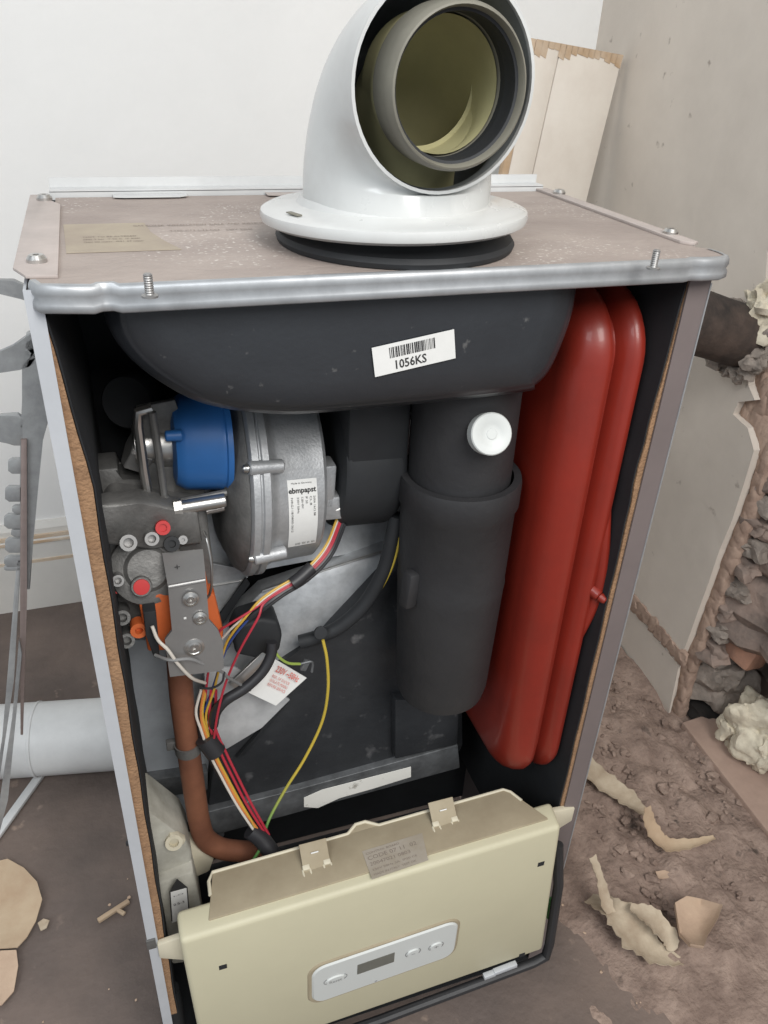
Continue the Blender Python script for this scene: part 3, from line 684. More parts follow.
# --- vertical flue pipe with sleeve and white test cap
px_, py_ = .2985, .075
b = MB().lathe((px_, py_, -.08), (.012, .006, -1), [(0, 0), (0, .0425), (.130, .0425), (.130, 0)], 48)
pipe = obj('flue_pipe', b, 'pipeblk', B, label='grey-black upright flue pipe')
b = MB().lathe((px_ + .002, py_, -.188), (.012, .006, -1), [(.012, .0430), (.000, .0440), (.0, .0500), (.004, .0510), (.024, .0510), (.028, .0485), (.100, .0475), (.105, .0482), (.112, .0475), (.226, .0440), (.238, .0415), (.244, .032), (.246, 0)], 48)
sl = obj('pipe_sleeve', b, 'pipeblk', pipe)
cP = P(492, 434, y=.020); cdn = (CAM - cP).normalized() * .8 + V((.25, -.35, .1)); cdn.normalize()
b = MB().lathe(cP - cdn * .011, cdn, [(-.03, 0), (-.03, .008), (.0, .008), (.0, .0148), (.001, .0158), (.010, .0158), (.011, .0150), (.011, .0085), (.0107, .008), (.0107, .0042), (.0111, .0038), (.0111, 0)], 36)
obj('test_cap', b, 'panelwhite', pipe, label='round white test point cap')
obj('sleeve_tab', MB().obox((.2545, .055, -.285), (.012, .012, .035), (0, .1, .3), .003), 'pipeblk', pipe)

# --- fan: silver drum, dark gasket plate, blue motor cap and black volute
AX = V((1, 0, -.045)).normalized()
fc = V((.126, .160, -.208))
def fp(t): return fc + AX * t
b = MB().lathe(fp(0), AX, [(0, 0), (0, .089), (.002, .092), (.007, .092), (.008, .090), (.009, .090), (.010, .092), (.015, .0915), (.018, .086), (.024, .083), (.060, .080), (.063, .077), (.063, 0)], 64)
fan = obj('fan', b, 'cast', B, label='silver cast fan housing')
for deg in (205, 262, 152, 80, 330):
    a = math.radians(deg); o_ = V((0, math.cos(a), math.sin(a))) * .090
    obj('housing_lug', MB().cyl(fp(.001) + o_, fp(.028) + o_ * .97, .006, .0055, 16, .001), 'cast', fan)
    screw('bolt', fp(.001) + o_, -AX, .0035, fan, 'steel', .004)
obj('gasket_plate', MB().lathe(fp(-.016), AX, [(0, 0), (0, .060), (.003, .068), (.006, .074), (.010, .084), (.0155, .088), (.0155, 0)], 56), 'castdark', fan, label='dark grey motor flange plate')
mc = V((.118, .130, -.164))
b = MB().lathe(mc, -AX, [(0, 0), (0, .042), (.004, .042), (.005, .040), (.008, .040), (.009, .0395), (.034, .0375), (.041, .033), (.043, .026), (.043, 0)], 48)
mo = obj('motor_cap', b, 'blue', fan, label='bright blue round motor cap')
obj('motor_tab', MB().cyl(P(182, 435, y=.098), P(165, 436, y=.098) , .0045, .004, 12, .0008), 'blue', mo)
obj('motor_shaft_cover', MB().lathe(mc - AX * .040, -AX, [(0, 0), (0, .019), (.014, .019), (.016, .016), (.030, .016), (.031, .013), (.031, 0)], 32), 'steel', fan, label='brassy grey shaft cover')
# yoke frame round the motor
yk = [P(u, v, y=.105) for u, v in ((152, 408), (138, 412), (138, 425), (144, 470), (150, 505), (160, 515), (190, 514), (231, 505))]
obj('motor_yoke', MB().tube(yk, .0038, 10, smooth=False), 'steel', fan)
yk = [P(u, v, y=.100) for u, v in ((152, 412), (158, 450), (164, 495), (172, 503), (200, 498), (230, 492))]
obj('motor_yoke', MB().tube(yk, .003, 10, smooth=False), 'castdark', fan)
obj('yoke_plate', MB().slab([P(u, v, y=.118) for u, v in ((136, 408), (175, 400), (190, 440), (170, 500), (232, 492), (232, 512), (160, 518), (150, 508))], (0, .006, 0), .001), 'castdark', fan)
pA, pB = P(178, 508, y=.09), P(226, 500, y=.09)
obj('spacer_rod', MB().cyl(pA, pB, .0055, None, 18, .001).cyl(pA - (pB - pA).normalized() * .003, pA + (pB - pA).normalized() * .003, .007, None, 6), 'steel', fan, label='brass-tinted steel spacer rod')
pC = P(118, 450, y=.13)
obj('brass_fitting', MB().cyl(P(128, 448, y=.13), P(150, 455, y=.13), .016, .016, 6, .001), 'bracket', fan)
obj('yoke_boss', MB().cyl(P(150, 425, y=.13), P(176, 424, y=.13), .010, .010, 18, .001), 'bracket', fan)
# terminals on the right of drum
obj('terminal_block', MB().obox(fp(.066) + V((0, -.057, .012)), (.014, .02, .04), (0, .05, 0), .002).obox(fp(.072) + V((0, -.058, -.008)), (.016, .018, .022), (0, .05, 0), .002), 'cast', fan)
# rating label wrapped round the drum
def drum_pt(t, deg, r=.0702):
    a = math.radians(deg); return fp(t) + V((0, -math.cos(a), math.sin(a))) * r
b = MB(); T0, T1 = .0305, .0545; A0, A1 = -26, 20; n = 14
cyr = lambda t: .0830 - (t - .024) / .036 * .003 + .0004
rows = [[b.bm.verts.new(drum_pt(T0 + (T1 - T0) * i / 2, A0 + (A1 - A0) * k / n, cyr(T0 + (T1 - T0) * i / 2))) for i in range(3)] for k in range(n + 1)]
for A_, B_ in zip(rows, rows[1:]):
    for i in range(2): b.bm.faces.new((A_[i], A_[i + 1], B_[i + 1], B_[i]))
fl = obj('fan_label', b, 'white', fan, label='white rectangular fan label with black print')
def wrapped_text(mb, s, t0, t1, deg, h, rot=False, bold=0.):
    tmp = MB()
    if rot: add_text(tmp, s, (0, 0, 0), (1, 0, 0), (0, 1, 0), h, 0, width=t1, bold=bold)
    else: add_text(tmp, s, (0, 0, 0), (1, 0, 0), (0, 1, 0), h, 0, width=t1 - t0, bold=bold)
    mp_ = {}
    for v in tmp.bm.verts:
        if rot: t, a = t0 + v.co.y, deg + math.degrees(-v.co.x / .082)
        else: t, a = t0 + v.co.x, deg + math.degrees(v.co.y / .082)
        mp_[v] = mb.bm.verts.new(drum_pt(t, a, cyr(t) + .0003))
    for f in tmp.bm.faces:
        try: mb.bm.faces.new([mp_[v] for v in f.verts])
        except ValueError: pass
    tmp.bm.free()
b = MB()
wrapped_text(b, 'Made in Germany', T0 + .003, T1 - .004, 17.5, .0014)
wrapped_text(b, 'ebmpapst', T0 + .0005, T1 - .001, 12.5, .0044, bold=.03)
for t0, s_, ln in ((.0325, 'NRG118/0800-3612', .032), (.0375, '230V 50Hz', .014), (.0410, '0.28A 45W', .010), (.0445, 'IP 20', .006), (.0480, 'CL.B', .008), (.0510, '2006 1612 88', .018)):
    wrapped_text(b, s_, t0, ln, 10, .0017, rot=True)
wrapped_text(b, '|||| ||| || |||', .037, .053, -24, .0022)
obj('print', b, 'ink', fl, smooth=0)
# black volute right of drum
vc = V((.203, .150, -.192))
b = MB().lathe(vc, AX, [(0, 0), (0, .060), (.002, .067), (.005, .069), (.048, .069), (.054, .065), (.056, .055), (.056, 0)], 56)
b.box(.206, .2575, .084, .17, -.190, -.10, .004)
obj('fan_volute', b, 'rubber', fan, label='black rubber-like intake duct beside the drum')
obj('volute_screw', MB().cyl(P(337, 507, y=.10), P(337, 507, y=.094), .003, None, 12), 'steel', fan)

# black round cap and small screw behind fan at the upper left
obj('pressure_switch', MB().lathe(P(128, 402, y=.165), V((-.5, -1, .3)), [(-.02, 0), (-.02, .022), (0, .022), (.003, .020), (.003, 0)], 32), 'rubber', B, label='black round pressure switch')

# --- heat exchanger: dark lower front, silver hood, grey side
Y1 = .125
def py(u, v, y): return P(u, v, y=y)
b = MB().slab([py(207, 815, .128), py(222, 700, .128), py(318, 640, .128), py(405, 560, .128), py(462, 640, .128), py(463, 745, .128), py(460, 752, .128)], (0, .09, 0), .002)
hx = obj('heat_exchanger', b, 'hxdark', B, smooth=30, label='dark stained lower front of the heat exchanger')
b = MB().slab([py(205, 838, .120), py(208, 812, .120), py(300, 789, .120), py(458, 745, .120), py(460, 768, .120)], (0, .03, 0), .001)
obj('bottom_flange', b, 'hxedge', hx, label='light grey stained bottom flange')
b = MB(); qa = [py(u, v, .1185) for u, v in ((304, 807), (304, 798), (322, 790), (411, 767), (411, 777), (372, 789), (340, 798), (318, 808))]
obj('long_label', b.slab(qa, (0, .0006, 0)), 'stain_label', hx, smooth=0, label='torn stained white strip label')
b = MB()
# angled rib box behind sleeve bottom
obj('side_step', MB().slab([py(395, 700, .115), py(460, 700, .115), py(458, 745, .115), py(395, 760, .115)], (0, .02, 0), .003), 'hxdark', hx)
# silver hood, faceted: a top shelf and a sloping front
top_ = [py(100, 505, .175), py(420, 500, .175)]
hood = MB()
ya, yb2 = .165, .128
S = [(205, 560, .16), (335, 545, .16), (405, 520, .165), (400, 575, .135), (320, 642, .128), (222, 705, .128), (200, 640, .135)]
hood.slab([py(*s_) for s_ in ((200, 582, .165), (250, 572, .165), (400, 545, .165), (408, 500, .18), (420, 420, .20), (150, 420, .20), (100, 520, .18))], (0, .02, 0), .001)
obj('upper_hood', hood, 'sheet', hx, label='shiny grey upper hood sheet', smooth=20)
b = MB().slab([py(212, 640, .140), py(262, 592, .150), py(398, 547, .150), py(406, 560, .148), (py(322, 645, .128)), py(222, 706, .128)], (0, .02, 0), .001)
obj('front_hood', b, 'sheet', hx, label='stained aluminium sloping front sheet', smooth=20)
obj('hood_crease', MB().tube([py(262, 591, .147), py(330, 568, .147), py(399, 546, .147)], .0014, 8, smooth=False), 'steel', hx)
obj('hood_crease', MB().tube([py(203, 586, .150), py(216, 585, .150), py(243, 580, .150)], .0012, 8, smooth=False), 'steel', hx)
obj('hood_patch', MB().slab([py(204, 562, .150), py(253, 571, .150), py(219, 612, .150), py(213, 645, .150), py(205, 645, .150)], (0, .004, 0), .0006), 'sheet', hx, smooth=20)
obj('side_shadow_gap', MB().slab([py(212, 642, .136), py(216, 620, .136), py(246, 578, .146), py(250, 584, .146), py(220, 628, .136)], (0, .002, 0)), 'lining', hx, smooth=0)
b = MB().slab([py(100, 640, .150), py(215, 640, .150), py(225, 840, .150), py(132, 800, .150)], (0, .07, 0), .004)
obj('side_casing', b, 'dullsheet', hx, label='dull blue-grey left side of the heat exchanger')
obj('side_flange', MB().slab([py(133, 783, .138), py(208, 772, .138), py(208, 790, .138), py(137, 802, .138)], (0, .02, 0), .001), 'hxedge', hx)
# light sheet under the card
obj('light_plate', MB().slab([py(204, 668, .118), py(236, 668, .118), py(290, 700, .118), py(262, 728, .118), py(222, 752, .118), py(208, 745, .118)], (0, .003, 0), .0006), 'lightplate', hx)
obj('black_strut', MB().slab([py(258, 735, .121), py(280, 700, .121), py(287, 705, .121), py(245, 755, .121), py(236, 758, .121)], (0, .004, 0), .0006), 'rubber', hx)

# --- gas valve
gy = .095
b = MB().slab([py(100, 515, gy), py(112, 497, gy), py(207, 510, gy), py(213, 560, gy), py(214, 600, gy), py(180, 640, gy), py(118, 640, gy), py(104, 560, gy)], (0, .05, 0), .005, 3)
gv = obj('gas_valve', b, 'castdark', B, smooth=40, label='dull grey cast gas valve body')
obj('valve_block', MB().slab([py(100, 505, .075), py(140, 500, .085), py(198, 512, .085), py(203, 545, .085), py(150, 550, .085), py(104, 545, .075)], (0, .02, 0), .003), 'castdark', gv)
obj('valve_block', MB().slab([py(96, 470, .12), py(118, 468, .12), py(120, 482, .12), py(205, 478, .12), py(205, 498, .12), py(100, 500, .12)], (0, .03, 0), .002), 'castdark', gv)
tocam = lambda p, dz=0: ((CAM - p).normalized() + V((.05, -.2, dz))).normalized()
kc = py(147, 568, .088); kd = tocam(kc, .0)
b = MB().lathe(kc, kd, [(0, 0), (0, .028), (.003, .029), (.006, .028), (.008, .024), (.009, .018), (.012, .015), (.0125, 0)], 40)
obj('regulator_dome', b, 'castdark', gv, label='round grey regulator dome')
kk = py(141.5, 587, .068); kd2 = V((.02, -1, .42)).normalized()
b = MB().cyl(kk - kd2 * .03, kk, .0085, .0080, 20, .0006); obj('regulator_post', b, 'castdark', gv)
obj('red_cap', MB().lathe(kk, kd2, [(0, 0), (0, .0062), (.0012, .006), (.0015, 0)], 24), 'redcap', gv, label='small red screw cap')
for (u, v, r) in ((128.5, 543, .0062), (152, 539, .0052), (118, 581, .0045), (122.5, 618, .0060), (127, 641, .0060)):
    p = py(u, v, .066); d_ = V((.03, -1, .42)).normalized()
    obj('test_nipple', MB().hollow(p - d_ * .034, p, r, r * .6, .008, 20), 'bracket' if v < 600 else 'castdark', gv)
p = py(163, 528, .075); d_ = V((.03, -1, .42)).normalized()
obj('red_plug', MB().hollow(p - d_ * .02, p, .0055, .003, .002, 18), 'redcap', gv, label='small red plug')
p = py(172, 544, .078); obj('black_port', MB().hollow(p - d_ * .01, p, .006, .003, .003, 18), 'rubber', gv)
p = py(183, 540, .079); obj('port_screw', MB().hollow(p - d_ * .01, p, .0035, .0015, .002, 16), 'bracket', gv)
p = py(116, 590, .078); obj('red_dot', MB().cyl(p - d_ * .01, p, .0028), 'redcap', gv)
# orange coil block
b = MB().slab([py(138, 600, .070), py(160, 594, .070), py(175, 598, .070), py(176, 650, .070), py(148, 652, .070)], (0, .016, 0), .002)
b.slab([py(160, 596, .080), py(215, 594, .080), py(224, 632, .080), py(222, 652, .080), py(168, 652, .080)], (0, .018, 0), .003)
b.slab([py(166, 570, .082), py(205, 570, .082), py(212, 600, .082), py(166, 604, .082)], (0, .014, 0), .002)
oc = obj('coil_block', b, 'orange', gv, label='orange solenoid coil block')
p = py(139, 631, .066); obj('coil_ear', MB().hollow(p + V((0, .012, -.002)), p, .0065, .003, .006, 18), 'orange', oc)
obj('coil_plug', MB().slab([py(143, 613, .058), py(156, 611, .058), py(158, 633, .058), py(160, 658, .058), py(154, 658, .058), py(146, 636, .058)], (0, .014, 0), .001), 'rubber', oc, label='black plug of the orange coil')
# steel bracket: top leaf, bent front leaf
t0, t1 = py(162, 553, .078), py(203, 549, .078); m0, m1 = py(168, 587, .052), py(206, 580, .052)
fr_ = [m0, m1, py(209, 620, .050), py(218, 630, .050), py(223, 642, .049), py(224, 668, .048), py(220, 671, .048), py(170, 677, .048), py(166, 650, .049), py(165, 640, .049), py(172, 631, .050)]
b = MB(); b.slab([t0, t1, m1, m0], (0, .002, -.002)); b.slab(fr_, (0, .0025, 0))
b.tube([m0 + V((.0005, .0012, -.0008)), m1 + V((-.0005, .0012, -.0008))], .0018, 10, smooth=False)
bk_ = obj('bracket', b, 'bracket', gv, smooth=30, label='bent satin steel bracket')
for (u, v, r) in ((190.6, 599, .0062), (200, 618, .0056), (194, 647, .0080)):
    p = py(u, v, .0495); b = MB().lathe(p, (0, -1, .05), [(0, 0), (0, r), (.001, r), (.0016, r * .75), (.0010, r * .68), (.0016, r * .45), (.0024, r * .4), (.0024, r * .18), (.001, r * .15), (.001, 0)], 24)
    obj('bracket_screw', b, 'steel', bk_)
p = py(185, 618, .0492); obj('bracket_mark', MB().box(p.x - .001, p.x + .001, p.y - .0003, p.y, p.z - .001, p.z + .001), 'white', bk_)
b = MB(); add_text(b, '+', py(175, 571, .062), (t1 - t0), (t0 - m0), .006, .0006); obj('stamped_mark', b, 'ink', bk_, smooth=0)
rg = [py(204, 532, .08), py(207, 540, .072), py(211, 560, .066), py(212, 580, .064), py(210, 593, .066), py(207, 598, .070)]
obj('wire_spring', MB().tube(rg, .0011, 8), 'steel', gv, label='bent steel spring wire')

# --- copper pipe
b = MB(); cp = [py(178, 640, .088), py(181, 690, .088), py(187, 740, .086), py(195, 795, .084), py(199, 820, .082), py(205, 838, .080), py(220, 848, .078), py(240, 851, .078), py(268, 853, .078)]
cpp = obj('copper_pipe', b.tube(cp, .0105, 20), 'copper', B, label='dull brown copper gas pipe')
obj('pipe_clip', MB().lathe(py(187, 742, .086), py(190, 758, .086) - py(187, 742, .086), [(0, .0108), (0, .012), (.011, .012), (.011, .0108)], 24).obox(py(173, 744, .09), (.012, .006, .010), (0, 0, 0), .001), 'castdark', cpp, label='grey plastic pipe clip')

# --- hydroblock at bottom left
b = MB().slab([py(127, 822, .060), py(150, 812, .060), py(185, 838, .060), py(192, 852, .060), py(193, 875, .055), py(160, 884, .055), py(140, 880, .055)], (0, .05, 0), .004)
b.slab([py(158, 884, .045), py(194, 872, .045), py(205, 920, .040), py(206, 960, .040), py(172, 965, .040)], (0, .06, 0), .003)
hb = obj('hydraulic_block', b, 'beige', B, smooth=40, label='grey-beige plastic hydraulic block')
p = py(174, 843, .054); obj('block_eyelet', MB().hollow(p + V((0, .02, -.008)), p, .008, .0045, .006, 20).slab([py(165, 846, .056), py(170, 836, .056), py(179, 836, .056), py(186, 840, .056), py(184, 845, .056)], (0, .006, 0), .001), 'ivoryedge', hb)
lbq = [py(170, 892, .0435), py(177, 879, .0435), py(187, 887, .0435), py(188, 908, .042), py(171, 915, .042)]
hl = obj('arrow_label', MB().slab([p_ + V((0, -.001, 0)) for p_ in (py(170, 892, .037), py(187, 887, .037), py(189, 916, .035), py(172, 922, .035))], (0, .0006, 0)), 'white', hb, smooth=0, label='small white label with black arrow tip')
b = MB(); b.slab([py(169.5, 892.5, .0355), py(177, 879, .0355), py(187.5, 887.5, .0355)], (0, .0005, 0))
for l in ((170, 892, 172, 921), (187, 887, 189.5, 916)):
    b.tube([py(l[0], l[1], .0355), py(l[2], l[3], .0335)], .0005, 6, smooth=False)
add_text(b, '0.5-3', py(174, 906, .0345), V((1, 0, .12)), V((0, 0, 1)), .0035, .0002, width=.010)
add_text(b, 'I-O', py(174, 897, .0345), V((1, 0, .12)), V((0, 0, 1)), .0018, .0002, width=.009)
obj('print', b, 'ink', hl, smooth=0)
obj('side_hose', MB().tube([py(155, 815, .07), py(147, 835, .06), py(137, 842, .06), py(128, 843, .065)], .003, 10), 'wblk', hb)
obj('cream_mount', MB().slab([py(188, 845, .075), py(215, 858, .075), py(210, 872, .075), py(192, 880, .075)], (0, .02, 0), .003), 'ivoryedge', hb)
obj('drain_hose', MB().tube([py(168, 990, .02), py(172, 1010, .015), py(178, 1060, .015)], .011, 16), 'rubber', B, label='black hose at the lower left')

# --- wiring
def wire(name, pts, r, m, label=None, seg=8):
    return obj(name, MB().tube([py(u, v, y) for u, v, y in pts], r, seg), m, B, label=label)
path = [(340, 520, .10), (330, 545, .095), (318, 562, .088), (300, 578, .082), (280, 590, .078), (262, 603, .075)]
for k, (m, du, dv) in enumerate((('wwhite', -3, -2), ('wyel', -4.5, -3.5), ('wred', 0, 0), ('wred', 2.5, 1.5), ('wblk', 5, 4), ('wblk', 7, 6))):
    pts = [(u + du * .62, v + dv * .62, y) for u, v, y in path]
    if m == 'wwhite': pts += [(246, 616, .076), (232, 628, .078), (221, 640, .082)]
    elif m == 'wyel': pts += [(245, 618, .074), (232, 634, .076), (224, 650, .078), (214, 690, .08), (206, 715, .08), (209, 738, .078)]
    elif m == 'wred' and du == 0: pts += [(246, 614, .074), (228, 625, .076), (218, 634, .078), (210, 660, .08), (205, 700, .082)]
    elif m == 'wred': pts += [(258, 618, .07), (240, 650, .07), (226, 682, .07), (218, 712, .07), (214, 738, .072)]
    else: pts += [(240, 626, .08), (226, 648, .084)]
    wire('wire', pts, .0011 if m != 'wblk' else .0022, m, label={'wwhite': 'white wire', 'wyel': 'yellow wire', 'wred': 'red wire', 'wblk': 'black wire'}[m])
wire('wire', [(262, 606, .077), (244, 624, .077), (230, 642, .078), (222, 660, .08), (212, 690, .083), (204, 712, .083)], .0011, 'wblue', 'dark blue wire')
wire('wire_sleeve', [(312, 567, .084), (300, 578, .080), (292, 584, .078)], .0055, 'wblk', 'black tape round the wires', 14)
for m, u0, u1, lab in (('wwhite', 203, 257, 'white wire'), ('wyel', 208, 260, 'yellow wire'), ('wred', 213, 266, 'red wire'), ('wred', 218, 269, 'red wire'), ('worange', 206, 262, 'orange wire')):
    k = (u1 - 262) * .4
    wire('wire', [(u0 - 2, 690, .082), (u0 - 5 + k, 712, .08), (u0 - 2, 730, .077), (u0 + 8 + k * .4, 755, .073), (u0 + 18 + k * .3, 775, .07), (u0 + 34, 805, .064), (u1, 835, .058)], .0013, m, lab)
wire('wire', [(212, 700, .085), (202, 725, .085), (207, 745, .08), (222, 775, .076), (245, 812, .07), (262, 842, .062)], .0042, 'wblk', 'black wire bundle', 12)
wire('wire_sleeve', [(205, 737, .078), (210, 744, .076), (216, 752, .074)], .0095, 'wblk', 'black tape band round the loom', 16)
wire('mains_lead', [(272, 642, .085), (271, 655, .082), (262, 672, .078), (245, 688, .075), (226, 700, .074), (216, 712, .076), (213, 725, .08)], .0048, 'wblk', 'thick black mains lead', 14)
wire('loom_end', [(250, 830, .062), (262, 840, .056), (275, 858, .045), (282, 870, .04)], .0085, 'wblk', 'black end of the loom', 14)
obj('cable_gland', MB().slab([py(233, 640, .10), py(240, 626, .10), py(262, 619, .10), py(279, 622, .10), py(283, 636, .10), py(280, 652, .10), py(258, 660, .10), py(236, 655, .10)], (0, .03, 0), .004, 3), 'rubber', B, label='black rubber spark boot')
wire('earth_wire', [(273, 646, .084), (278, 656, .082), (288, 663, .085), (300, 664, .09)], .0013, 'wlime', 'lime green earth wire')
obj('spade_terminal', MB().obox(py(305, 665, .10), (.006, .004, .012), (0, .4, 0), .001).tube([py(300, 664, .098), py(312, 662, .098), py(312, 672, .098)], .0012, 6), 'hxedge', B)
wire('earth_wire', [(323, 640, .10), (327, 660, .095), (328, 690, .092), (322, 722, .09), (305, 758, .085), (285, 790, .078), (268, 822, .065), (262, 845, .055), (252, 862, .04)], .0015, 'wgy', 'yellow and green earth wire')
wire('earth_wire', [(400, 530, .095), (396, 555, .095), (386, 580, .098), (370, 604, .102), (350, 622, .106), (332, 634, .11)], .0013, 'wgy', 'thin green-yellow wire beside the black hose')
wire('black_hose', [(397, 515, .10), (392, 540, .10), (384, 570, .102), (366, 602, .106), (342, 625, .110), (320, 636, .114), (300, 642, .118)], .0068, 'rubber', 'ribbed black hose', 16)
obj('hose_clip', MB().lathe(py(320, 632, .105), (0, -1, .3), [(0, 0), (0, .006), (.003, .006), (.003, 0)], 18), 'rubber', B)
wire('sensor_wire', [(152, 626, .055), (158, 640, .050), (168, 650, .046), (178, 664, .045), (192, 678, .050), (205, 683, .065)], .0014, 'wwhite', 'cream sensor wire')
wire('sensor_wire', [(155, 655, .055), (170, 660, .045), (190, 659, .045), (205, 665, .05), (222, 672, .06), (229, 678, .065), (250, 690, .085)], .0014, 'wgrey', 'grey sensor wire')
wire('sensor_wire', [(224, 672, .06), (222, 682, .058), (212, 688, .06), (200, 688, .065)], .0010, 'wblk')
# white card with red print
cq = [py(243, 688, .098), py(284, 660, .108), py(306, 678, .104), py(275, 706, .090)]
cn = (cq[1] - cq[0]).cross(cq[3] - cq[0]).normalized()
if cn.dot(CAM - cq[0]) < 0: cn = -cn
c0_, c1_, c2_, c3_ = py(228, 683, .094), py(268, 655, .106), py(307, 678, .104), py(276, 706, .088)
cd_ = obj('warning_card', MB().slab([c0_, c3_, c2_, c1_], cn * -.003, .0005), 'white', B, label='white warning card with red print')
obj('card_rail', MB().slab([py(228, 682, .092), py(262, 650, .104), py(270, 654, .104), py(236, 688, .091)], (0, -.004, .001), .0008), 'steel', cd_, label='clear grey plastic edge of the card')
b = MB(); ax_ = (c2_ - c1_).normalized(); up_ = (c1_ - c0_).normalized()
cn2 = (c2_ - c1_).cross(c0_ - c1_).normalized(); cn2 = cn2 if cn2.dot(CAM - c1_) > 0 else -cn2; cn = cn2
o_ = c0_.lerp(c3_, .36) + (c1_ - c0_) * .74 + cn * .0006
ax2 = (c3_ - c0_).normalized(); up2 = (c1_ - c0_); up2 = (up2 - ax2 * up2.dot(ax2)).normalized()
add_text(b, '230V ~50Hz', o_, ax2, up2, .0060, .0004, width=.026, bold=.02)
for k, s_ in enumerate(('RISK OF SHOCK', 'ISOLATE MAINS', 'BEFORE SERVICE')):
    add_text(b, s_, o_ - up2 * (.006 + .0042 * k) , ax2, up2, .0028, .0004, width=.020)
obj('print', b, 'redink', cd_, smooth=0)

# --- control box with fascia
yf_ = -.030
zf = lambda x: -.5515
b = MB()
FX0, FX1, FZ0, FZ1 = .030, .4145, -.775, -.553
# fascia body with soft edges; narrower at top right as in the moulding
b.hexa([(.036, yf_, FZ0), (FX1, yf_, FZ0 + .012), (FX1, .0, FZ0 + .012), (.036, .0, FZ0), (.030, yf_, FZ1 - .002), (.399, yf_, FZ1 + .010), (.403, .0, FZ1 + .012), (.030, .0, FZ1 + .0)], .005, 3)
cb = obj('control_box', b, 'ivory', B, smooth=40, label='ivory plastic control fascia')
b = MB().hexa([(.060, -.019, -.74), (.386, -.019, -.73), (.372, .030, -.73), (.062, .030, -.74), (.056, -.019, -.5515), (.390, -.019, -.5405), (.366, .026, -.5405), (.066, .026, -.5515)], .0012, 2)
bh = obj('box_housing', b, 'ivorydust', cb, smooth=40, label='dusty brownish rear housing')
b = MB(); hb_ = [(.066, .026, -.5515), (.185, .026, -.5475), (.196, .026, -.547), (.206, .033, -.5455), (.216, .033, -.545), (.228, .026, -.546), (.30, .026, -.543), (.362, .026, -.541), (.368, .021, -.541), (.374, .008, -.541)]
b.tube([(.061, .004, -.552), (.0615, .018, -.552)] + hb_, .0017, 8, smooth=False)
obj('housing_lip', b, 'ivoryedge', cb)
obj('lip_peak', MB().slab([(.196, .025, -.547), (.206, .033, -.5455), (.216, .033, -.545), (.228, .025, -.546)], (0, 0, -.008), .001), 'ivorydust', bh)
for (u, v) in ((316, 862), (444, 822)):
    p = P(u, v, z=-.545); p.z = -.5515 + (p.x - .056) * (.011 / .334) + .0006; s_ = obj('hinge_clip', MB().obox(p + V((0, .004, .006)), (.026, .026, .002), (.75, 0, 0), .0004), 'ivorydust', cb)
    b = MB(); pz = p + V((0, .006, .009)); b.obox(pz, (.007, .001, .005), (.75, 0, 0)); obj('clip_hole', b, 'white', s_, smooth=0)
    for dx in (-.010, .010):
        for e in (-.0035, .0035):
            b = MB().tube([p + V((dx + e, -.003, .000)), p + V((dx + e + .0005, -.018, -.004))], .0010, 6, smooth=False); obj('clip_rib', b, 'ivoryedge', s_)
        obj('clip_knob', MB().obox(p + V((dx, -.002, .001)), (.007, .005, .004), (.4, 0, 0), .001), 'ivoryedge', s_)
# stained data label on housing top
zt_ = -.547; a0, a1, a2, a3 = P(362, 852, z=zt_), P(422, 835, z=zt_), P(428, 862, z=zt_), P(372, 880, z=zt_)
tz = lambda p: V((p.x, p.y, -.5515 + (p.x - .056) * (.011 / .334) + .0004))
a0, a1, a2, a3 = map(tz, (a0, a1, a2, a3))
lb_ = obj('data_label', MB().slab([a3, a2, a1, a0], (0, 0, .0004)), 'grime_label', bh, smooth=0, label='grimy data label')
b = MB(); ax_ = (a2 - a3).normalized(); up_ = (a0 - a3); up_ = (up_ - ax_ * up_.dot(ax_)).normalized(); wL = (a2 - a3).length; hL = (a0 - a3).length
for s_, fy, hh, ww in (('GLOW-WORM CONTROL', .82, .0022, .6), ('CODE 07 11  02', .62, .0042, .88), ('20047021 0803', .42, .0036, .72), ('230V 50Hz 2A  IP20 CE', .24, .0020, .8), ('MADE IN ITALY  TEST OK', .08, .0020, .75)):
    if s_.startswith('GLOW'): s_ = 'CONTROL BOARD'
    add_text(b, s_, a3 + ax_ * wL * .06 + up_ * hL * fy + V((0, 0, .0006)), ax_, up_, hh, .0001, width=wL * ww)
obj('print', b, 'brownink', lb_, smooth=0)
# fascia holes
for (u, v) in ((223, 967), (541, 864), (522, 955)):
    p = P(u, v, y=yf_ - .0002); obj('square_hole', MB().box(p.x - .0035, p.x + .0035, p.y - .0003, p.y + .0006, p.z - .003, p.z + .003), 'lining', cb, smooth=0, label='small square hole')
# arms to the casing
obj('side_arm', MB().slab([(.010, -.004, -.592), (.034, -.010, -.580), (.034, -.010, -.618), (.010, -.004, -.612)], (0, .006, 0), .001), 'ivoryedge', cb)
obj('side_arm', MB().slab([(.402, -.006, -.552), (.434, -.002, -.562), (.434, -.002, -.582), (.404, -.006, -.590)], (0, .006, 0), .001), 'ivoryedge', cb)
